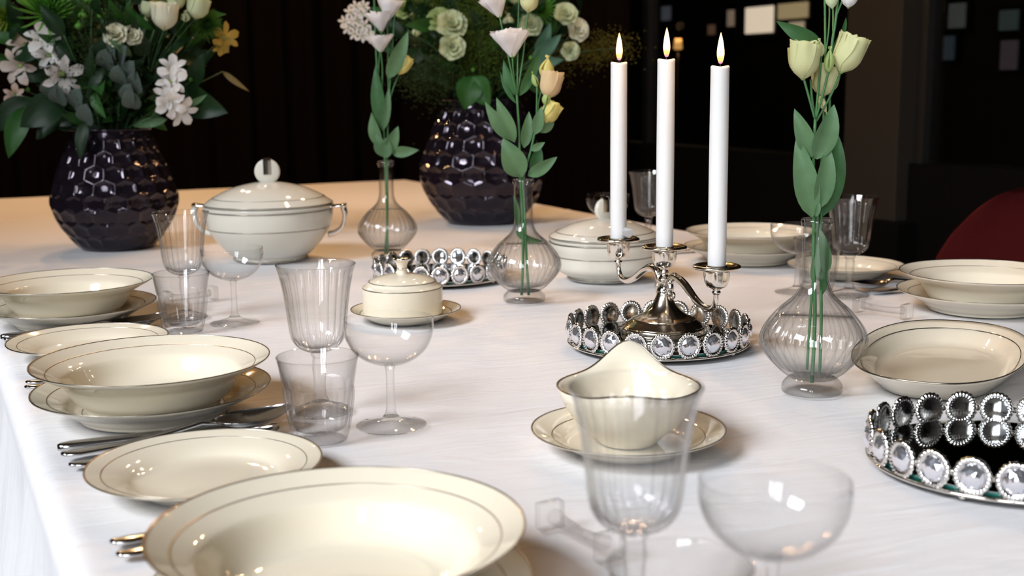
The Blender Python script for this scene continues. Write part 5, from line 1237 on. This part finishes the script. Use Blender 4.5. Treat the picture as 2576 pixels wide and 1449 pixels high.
_cache = {}
def petal(kind, layer, col):
    key = (kind, layer, col)
    if key in _cache: return _cache[key]
    verts, faces = [], []
    if kind in ('cup', 'open', 'bud'):
        # unit bloom: height 1, radius about .5
        Rk = (1.0, .82, .60, .36)[layer]
        Hk = (1.0, 1.02, .97, .90)[layer]
        fm = (1.05, 1.0, 1.1, 1.2)[layer]
        nv, nu = 8, 8
        fl_ = {'cup': .06, 'open': .36, 'bud': -.42}[kind]
        for i in range(nv + 1):
            v = i / nv
            r = .10 + .37 * math.sin(min(1, v * (1.15 if kind == 'open' else 2.1)) * PI / 2) ** (1.1 if kind == 'open' else .7) - .05 * max(0, v - .7)
            if kind == 'bud': r *= (1 - .82 * v ** 2.2)
            r += fl_ * .5 * max(0, v - .55) / .45 * (1, .6, .2, -.1)[layer]
            r *= Rk
            wf = .40 + .60 * math.sin(min(1, v * 1.3) * PI / 2)
            if kind == 'bud': wf = .7 + .3 * v
            for j in range(nu + 1):
                u = -1 + 2 * j / nu
                ph = u * fm * wf
                z = Hk * (v - (.07 * abs(u) ** 3) * v ** 2)
                ruf = (.050 * math.sin(6 * u + 2 * layer) + .040 * math.sin(13 * u + layer)) * v ** 3 if kind != 'bud' else 0
                rr = r + ruf + .03 * u * v
                verts.append((rr * math.cos(ph), rr * math.sin(ph), z + ruf * .5))
        m = nu + 1
    elif kind == 'rose':
        # broad rounded petal lying out from the centre, cupped upward, with a wavy edge
        nv, nu = 6, 6
        for i in range(nv + 1):
            v = i / nv
            w_ = .52 * math.sin(min(1, .12 + v * .95) * PI * .62) ** .8 * (1 if v < .8 else math.sqrt(max(.15, 1 - ((v - .8) / .2) ** 2 * .8)))
            for j in range(nu + 1):
                u = -1 + 2 * j / nu
                ruf = .05 * math.sin(5 * u + 1.3) * v ** 3
                verts.append((.04 + .96 * v - .06 * abs(u) ** 2 * v, w_ * u, .26 * v ** 1.6 + .16 * abs(u) ** 2 * w_ * 2 - .12 * max(0, v - .75) * 2 + ruf))
        m = nu + 1
    else:
        if kind == 'alstro': Lp, wp, nv, nu = 1.0, (.56, .40)[layer], 7, 4
        else: Lp, wp, nv, nu = 1.0, .42, 4, 2
        for i in range(nv + 1):
            v = i / nv
            w_ = wp * .5 * (.18 + .82 * math.sin(min(1, v ** 1.1 * .98) * PI * .80) ** .9) * (1 if v < .86 else 1 - (v - .86) / .14 * .55)
            x = Lp * (.06 + .94 * v ** (1.25 if kind == 'alstro' else 1))
            z = .75 * math.sin(v * PI * .45) * (1 - .35 * v) if kind == 'alstro' else .22 * v
            for j in range(nu + 1):
                u = -1 + 2 * j / nu
                verts.append((x - .05 * abs(u) * v, w_ * u, z + .10 * abs(u) * w_ * 2 - .05 * v ** 4))
        m = nu + 1
    for i in range(nv):
        for j in range(nu):
            faces.append((i * m + j, i * m + j + 1, (i + 1) * m + j + 1, (i + 1) * m + j))
    me = mesh('petal', verts, faces)
    me.materials.append(M['p_' + col])
    _cache[key] = me
    return me

def calyx_mesh():
    if 'calyx' in _cache: return _cache['calyx']
    me = lathe('calyx', [(0, -.06), (.05, -.05), (.11, .02), (.17, .12), (.16, .16), (0, .12)], 10)
    me.materials.append(M['p_greenbud'])
    _cache['calyx'] = me
    return me

def mum_mesh(col):
    key = ('mum', col)
    if key in _cache: return _cache[key]
    rr = random.Random(9)
    verts, faces = [], []
    for i in range(150):
        k = i / 150
        el = (.05 + .95 * (1 - k) ** .7) * PI / 2
        az = i * 2.39996
        L = .62 + .45 * k + rr.uniform(-.06, .06)
        d = Vector((math.cos(az) * math.cos(el), math.sin(az) * math.cos(el), math.sin(el)))
        sd = Vector((-math.sin(az), math.cos(az), 0))
        up_ = d.cross(sd)
        base = len(verts)
        for s_, w_, c_ in ((.05, .02, 0), (.35, .035, .02), (.7, .04, .10), (.9, .035, .22), (1., .01, .30)):
            p = d * L * s_ + Vector((0, 0, 1)) * c_ * .6 + sd * rr.uniform(-.01, .01)
            verts += [p - sd * w_, p + sd * w_]
        for q in range(4):
            b_ = base + q * 2
            faces.append((b_, b_ + 1, b_ + 3, b_ + 2))
    me = mesh('mum_petals', verts, faces)
    me.materials.append(M['p_' + col])
    _cache[key] = me
    return me

def bloom(parent, kind, col, base, tip, r, seed):
    base, tip = Vector(base), Vector(tip)
    d = (tip - base)
    H = d.length
    q = d.to_track_quat('Z', 'Y')
    rr = random.Random(seed)
    eul = (q.to_matrix().to_4x4() @ Matrix.Rotation(rr.uniform(0, 6.28), 4, 'Z')).to_euler()
    if kind in ('cup', 'open', 'bud'):
        b = obj('bud' if kind == 'bud' else 'bloom', calyx_mesh(), None, parent, base, eul)
        if kind == 'bud':
            b.scale = (r * 2.1, r * 2.1, H)
            for k in range(3):
                obj('petal', petal('bud', 0, col), None, b, (0, 0, .0), (0, 0, k * 2 * PI / 3))
        else:
            hh = max(H, 1.5 * r) if kind == 'cup' else max(H, 1.3 * r)
            b.scale = (r * 2.05, r * 2.05, hh)
            for lay, n in ((0, 5), (1, 4), (2, 4), (3, 3)):
                for k in range(n):
                    obj('petal', petal(kind, lay, col), None, b, (0, 0, .0), (rr.uniform(-.06, .06), rr.uniform(-.06, .06), k * 2 * PI / n + lay * .6), (1, 1, rr.uniform(.90, 1.06)))
            if kind == 'open':
                pass
    elif kind == 'rose':
        b = obj('bloom', calyx_mesh(), None, parent, base, eul, r)
        for lay, (n, tilt, sc_, h_) in enumerate(((6, .12, 1.05, .10), (5, .50, .86, .16), (5, .88, .66, .22), (4, 1.20, .46, .26), (3, 1.42, .32, .28))):
            for k in range(n):
                obj('petal', petal('rose', 0, col), None, b, (0, 0, h_), (0, -tilt + rr.uniform(-.08, .08), k * 2 * PI / n + lay * .55 + rr.uniform(-.1, .1)), sc_)
    elif kind in ('alstro', 'star'):
        b = obj('bloom' if kind == 'alstro' else 'floret', calyx_mesh(), None, parent, base, eul, r * 1.15)
        n = 6
        for k in range(n):
            obj('petal', petal(kind, (k % 2) if kind == 'alstro' else 0, col), None, b, None, (0, rr.uniform(-.15, .12), k * PI / 3 + rr.uniform(-.08, .08)))
    else:
        b = obj('bloom', calyx_mesh(), None, parent, base, eul, r)
        pt = obj('petal_tuft', mum_mesh(col), None, b, (0, 0, .05))
        pt['kind'] = 'stuff'
    return b

seed = 100
for F in FLOWERS:
    x, y = V_AT[F['v']]
    t = thing(F['name'], F['label'], F['cat'], (x, y, TZ), 0, F['group'])
    big = F['v'] in ('B1', 'B2')
    sm = 'stem_dark' if big else 'stem'
    pts = spl(F['main'], 4)
    obj('stem', tube('stem', pts, [F['r'] * (1.1 - .3 * i / len(pts)) for i in range(len(pts))], 8), sm, t)
    for b in F['br']:
        obj('branch', tube('branch', spl(b, 4), F['r'] * .62, 6), sm, t)
    for a, b, w_, roll, mt in F['lv']:
        obj('leaf', leaf_mesh(a, b, w_, roll, mt == 'euca'), mt, t)
    for kd, col, a, b, r in F['bl']:
        seed += 1
        bloom(t, kd, col, a, b, r, seed)

# leafy branches that fill the two bouquets
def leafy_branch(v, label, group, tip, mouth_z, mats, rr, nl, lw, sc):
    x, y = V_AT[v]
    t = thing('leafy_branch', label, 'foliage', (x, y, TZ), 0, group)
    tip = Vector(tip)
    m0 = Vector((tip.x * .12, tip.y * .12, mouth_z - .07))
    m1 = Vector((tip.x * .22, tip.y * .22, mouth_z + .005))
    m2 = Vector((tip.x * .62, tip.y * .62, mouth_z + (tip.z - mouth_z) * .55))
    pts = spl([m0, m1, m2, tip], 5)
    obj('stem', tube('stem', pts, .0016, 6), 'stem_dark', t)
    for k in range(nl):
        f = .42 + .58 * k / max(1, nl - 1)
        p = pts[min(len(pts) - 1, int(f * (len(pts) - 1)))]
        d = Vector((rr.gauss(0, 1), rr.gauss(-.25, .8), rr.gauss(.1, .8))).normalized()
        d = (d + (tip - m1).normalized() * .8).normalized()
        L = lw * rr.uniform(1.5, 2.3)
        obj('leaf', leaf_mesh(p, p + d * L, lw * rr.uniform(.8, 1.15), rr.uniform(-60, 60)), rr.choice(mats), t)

rr = random.Random(21)
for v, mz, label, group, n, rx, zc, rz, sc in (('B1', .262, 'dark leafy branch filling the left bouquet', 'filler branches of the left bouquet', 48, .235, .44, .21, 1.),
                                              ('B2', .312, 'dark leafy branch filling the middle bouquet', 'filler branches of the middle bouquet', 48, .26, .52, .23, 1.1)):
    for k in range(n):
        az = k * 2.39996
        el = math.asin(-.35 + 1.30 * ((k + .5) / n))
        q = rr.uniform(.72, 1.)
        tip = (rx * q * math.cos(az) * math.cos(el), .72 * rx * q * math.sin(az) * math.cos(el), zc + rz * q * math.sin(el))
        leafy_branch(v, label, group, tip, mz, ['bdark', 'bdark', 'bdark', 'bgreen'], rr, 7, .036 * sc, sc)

# fine feathery sprigs
def sprig(v, label, path, width, n, L, mat, seed_, group):
    x, y = V_AT[v]
    t = thing('feathery_sprig', label, 'foliage', (x, y, TZ), 0, group)
    pts = spl(path, 8)
    obj('stem', tube('stem', pts, .0016, 6), 'stem_dark', t)
    rs = random.Random(seed_)
    verts, faces = [], []
    for _ in range(n):
        f = .35 + .65 * rs.random()
        p = pts[int(f * (len(pts) - 1))]
        off = Vector((rs.gauss(0, 1), rs.gauss(0, .6), rs.gauss(0, .7))) * width * .5 * (1.1 - .5 * f)
        c = p + off
        d = Vector((rs.gauss(0, 1), rs.gauss(0, 1), rs.gauss(.5, 1))).normalized() * L
        s_ = d.orthogonal().normalized() * L * .28
        b_ = len(verts)
        verts += [c, c + d * .5 + s_, c + d, c + d * .5 - s_]
        faces.append((b_, b_ + 1, b_ + 2, b_ + 3))
    o = obj('fine_foliage', mesh('fine_foliage', verts, faces), mat, t)
    o['kind'] = 'stuff'
M['fluff'] = thin_mat('mossy_fine_foliage', (.085, .13, .015), .25, .7, .4, 60)
M['gold'] = thin_mat('olive_fine_foliage', (.10, .085, .008), .25, .7, .4, 60)
M['fluff_dark'] = thin_mat('dark_fine_foliage', (.03, .05, .01), .2, .7, .4, 60)
sprig('B2', 'upright mossy green feathery sprig in the centre of the middle bouquet', [(0, -.05, .27), (0, -.12, .36), (.0, -.16, .48), (.005, -.16, .60)], .085, 5200, .0055, 'fluff', 1, 'feathery sprigs of the middle bouquet')
sprig('B2', 'dark feathery sprig hanging at the left above the middle vase rim', [(0, -.03, .27), (-.06, -.10, .33), (-.12, -.12, .36), (-.16, -.12, .37)], .10, 2600, .006, 'fluff_dark', 2, 'feathery sprigs of the middle bouquet')
sprig('B2', 'olive feathery sprig reaching right behind the first candle', [(0, -.03, .27), (.12, -.06, .38), (.24, -.08, .42), (.36, -.08, .43)], .09, 2600, .006, 'gold', 3, 'feathery sprigs of the middle bouquet')
sprig('B2', 'mossy feathery sprig at the upper left of the middle bouquet', [(0, -.03, .27), (-.06, -.08, .42), (-.10, -.10, .52), (-.12, -.1, .60)], .09, 2600, .006, 'fluff', 4, 'feathery sprigs of the middle bouquet')
sprig('B1', 'dark feathery sprig with tiny tips in the left bouquet', [(0, -.05, .22), (0, -.10, .34), (.01, -.12, .44), (.02, -.12, .54)], .12, 3000, .005, 'fluff_dark', 5, 'feathery sprigs of the left bouquet')
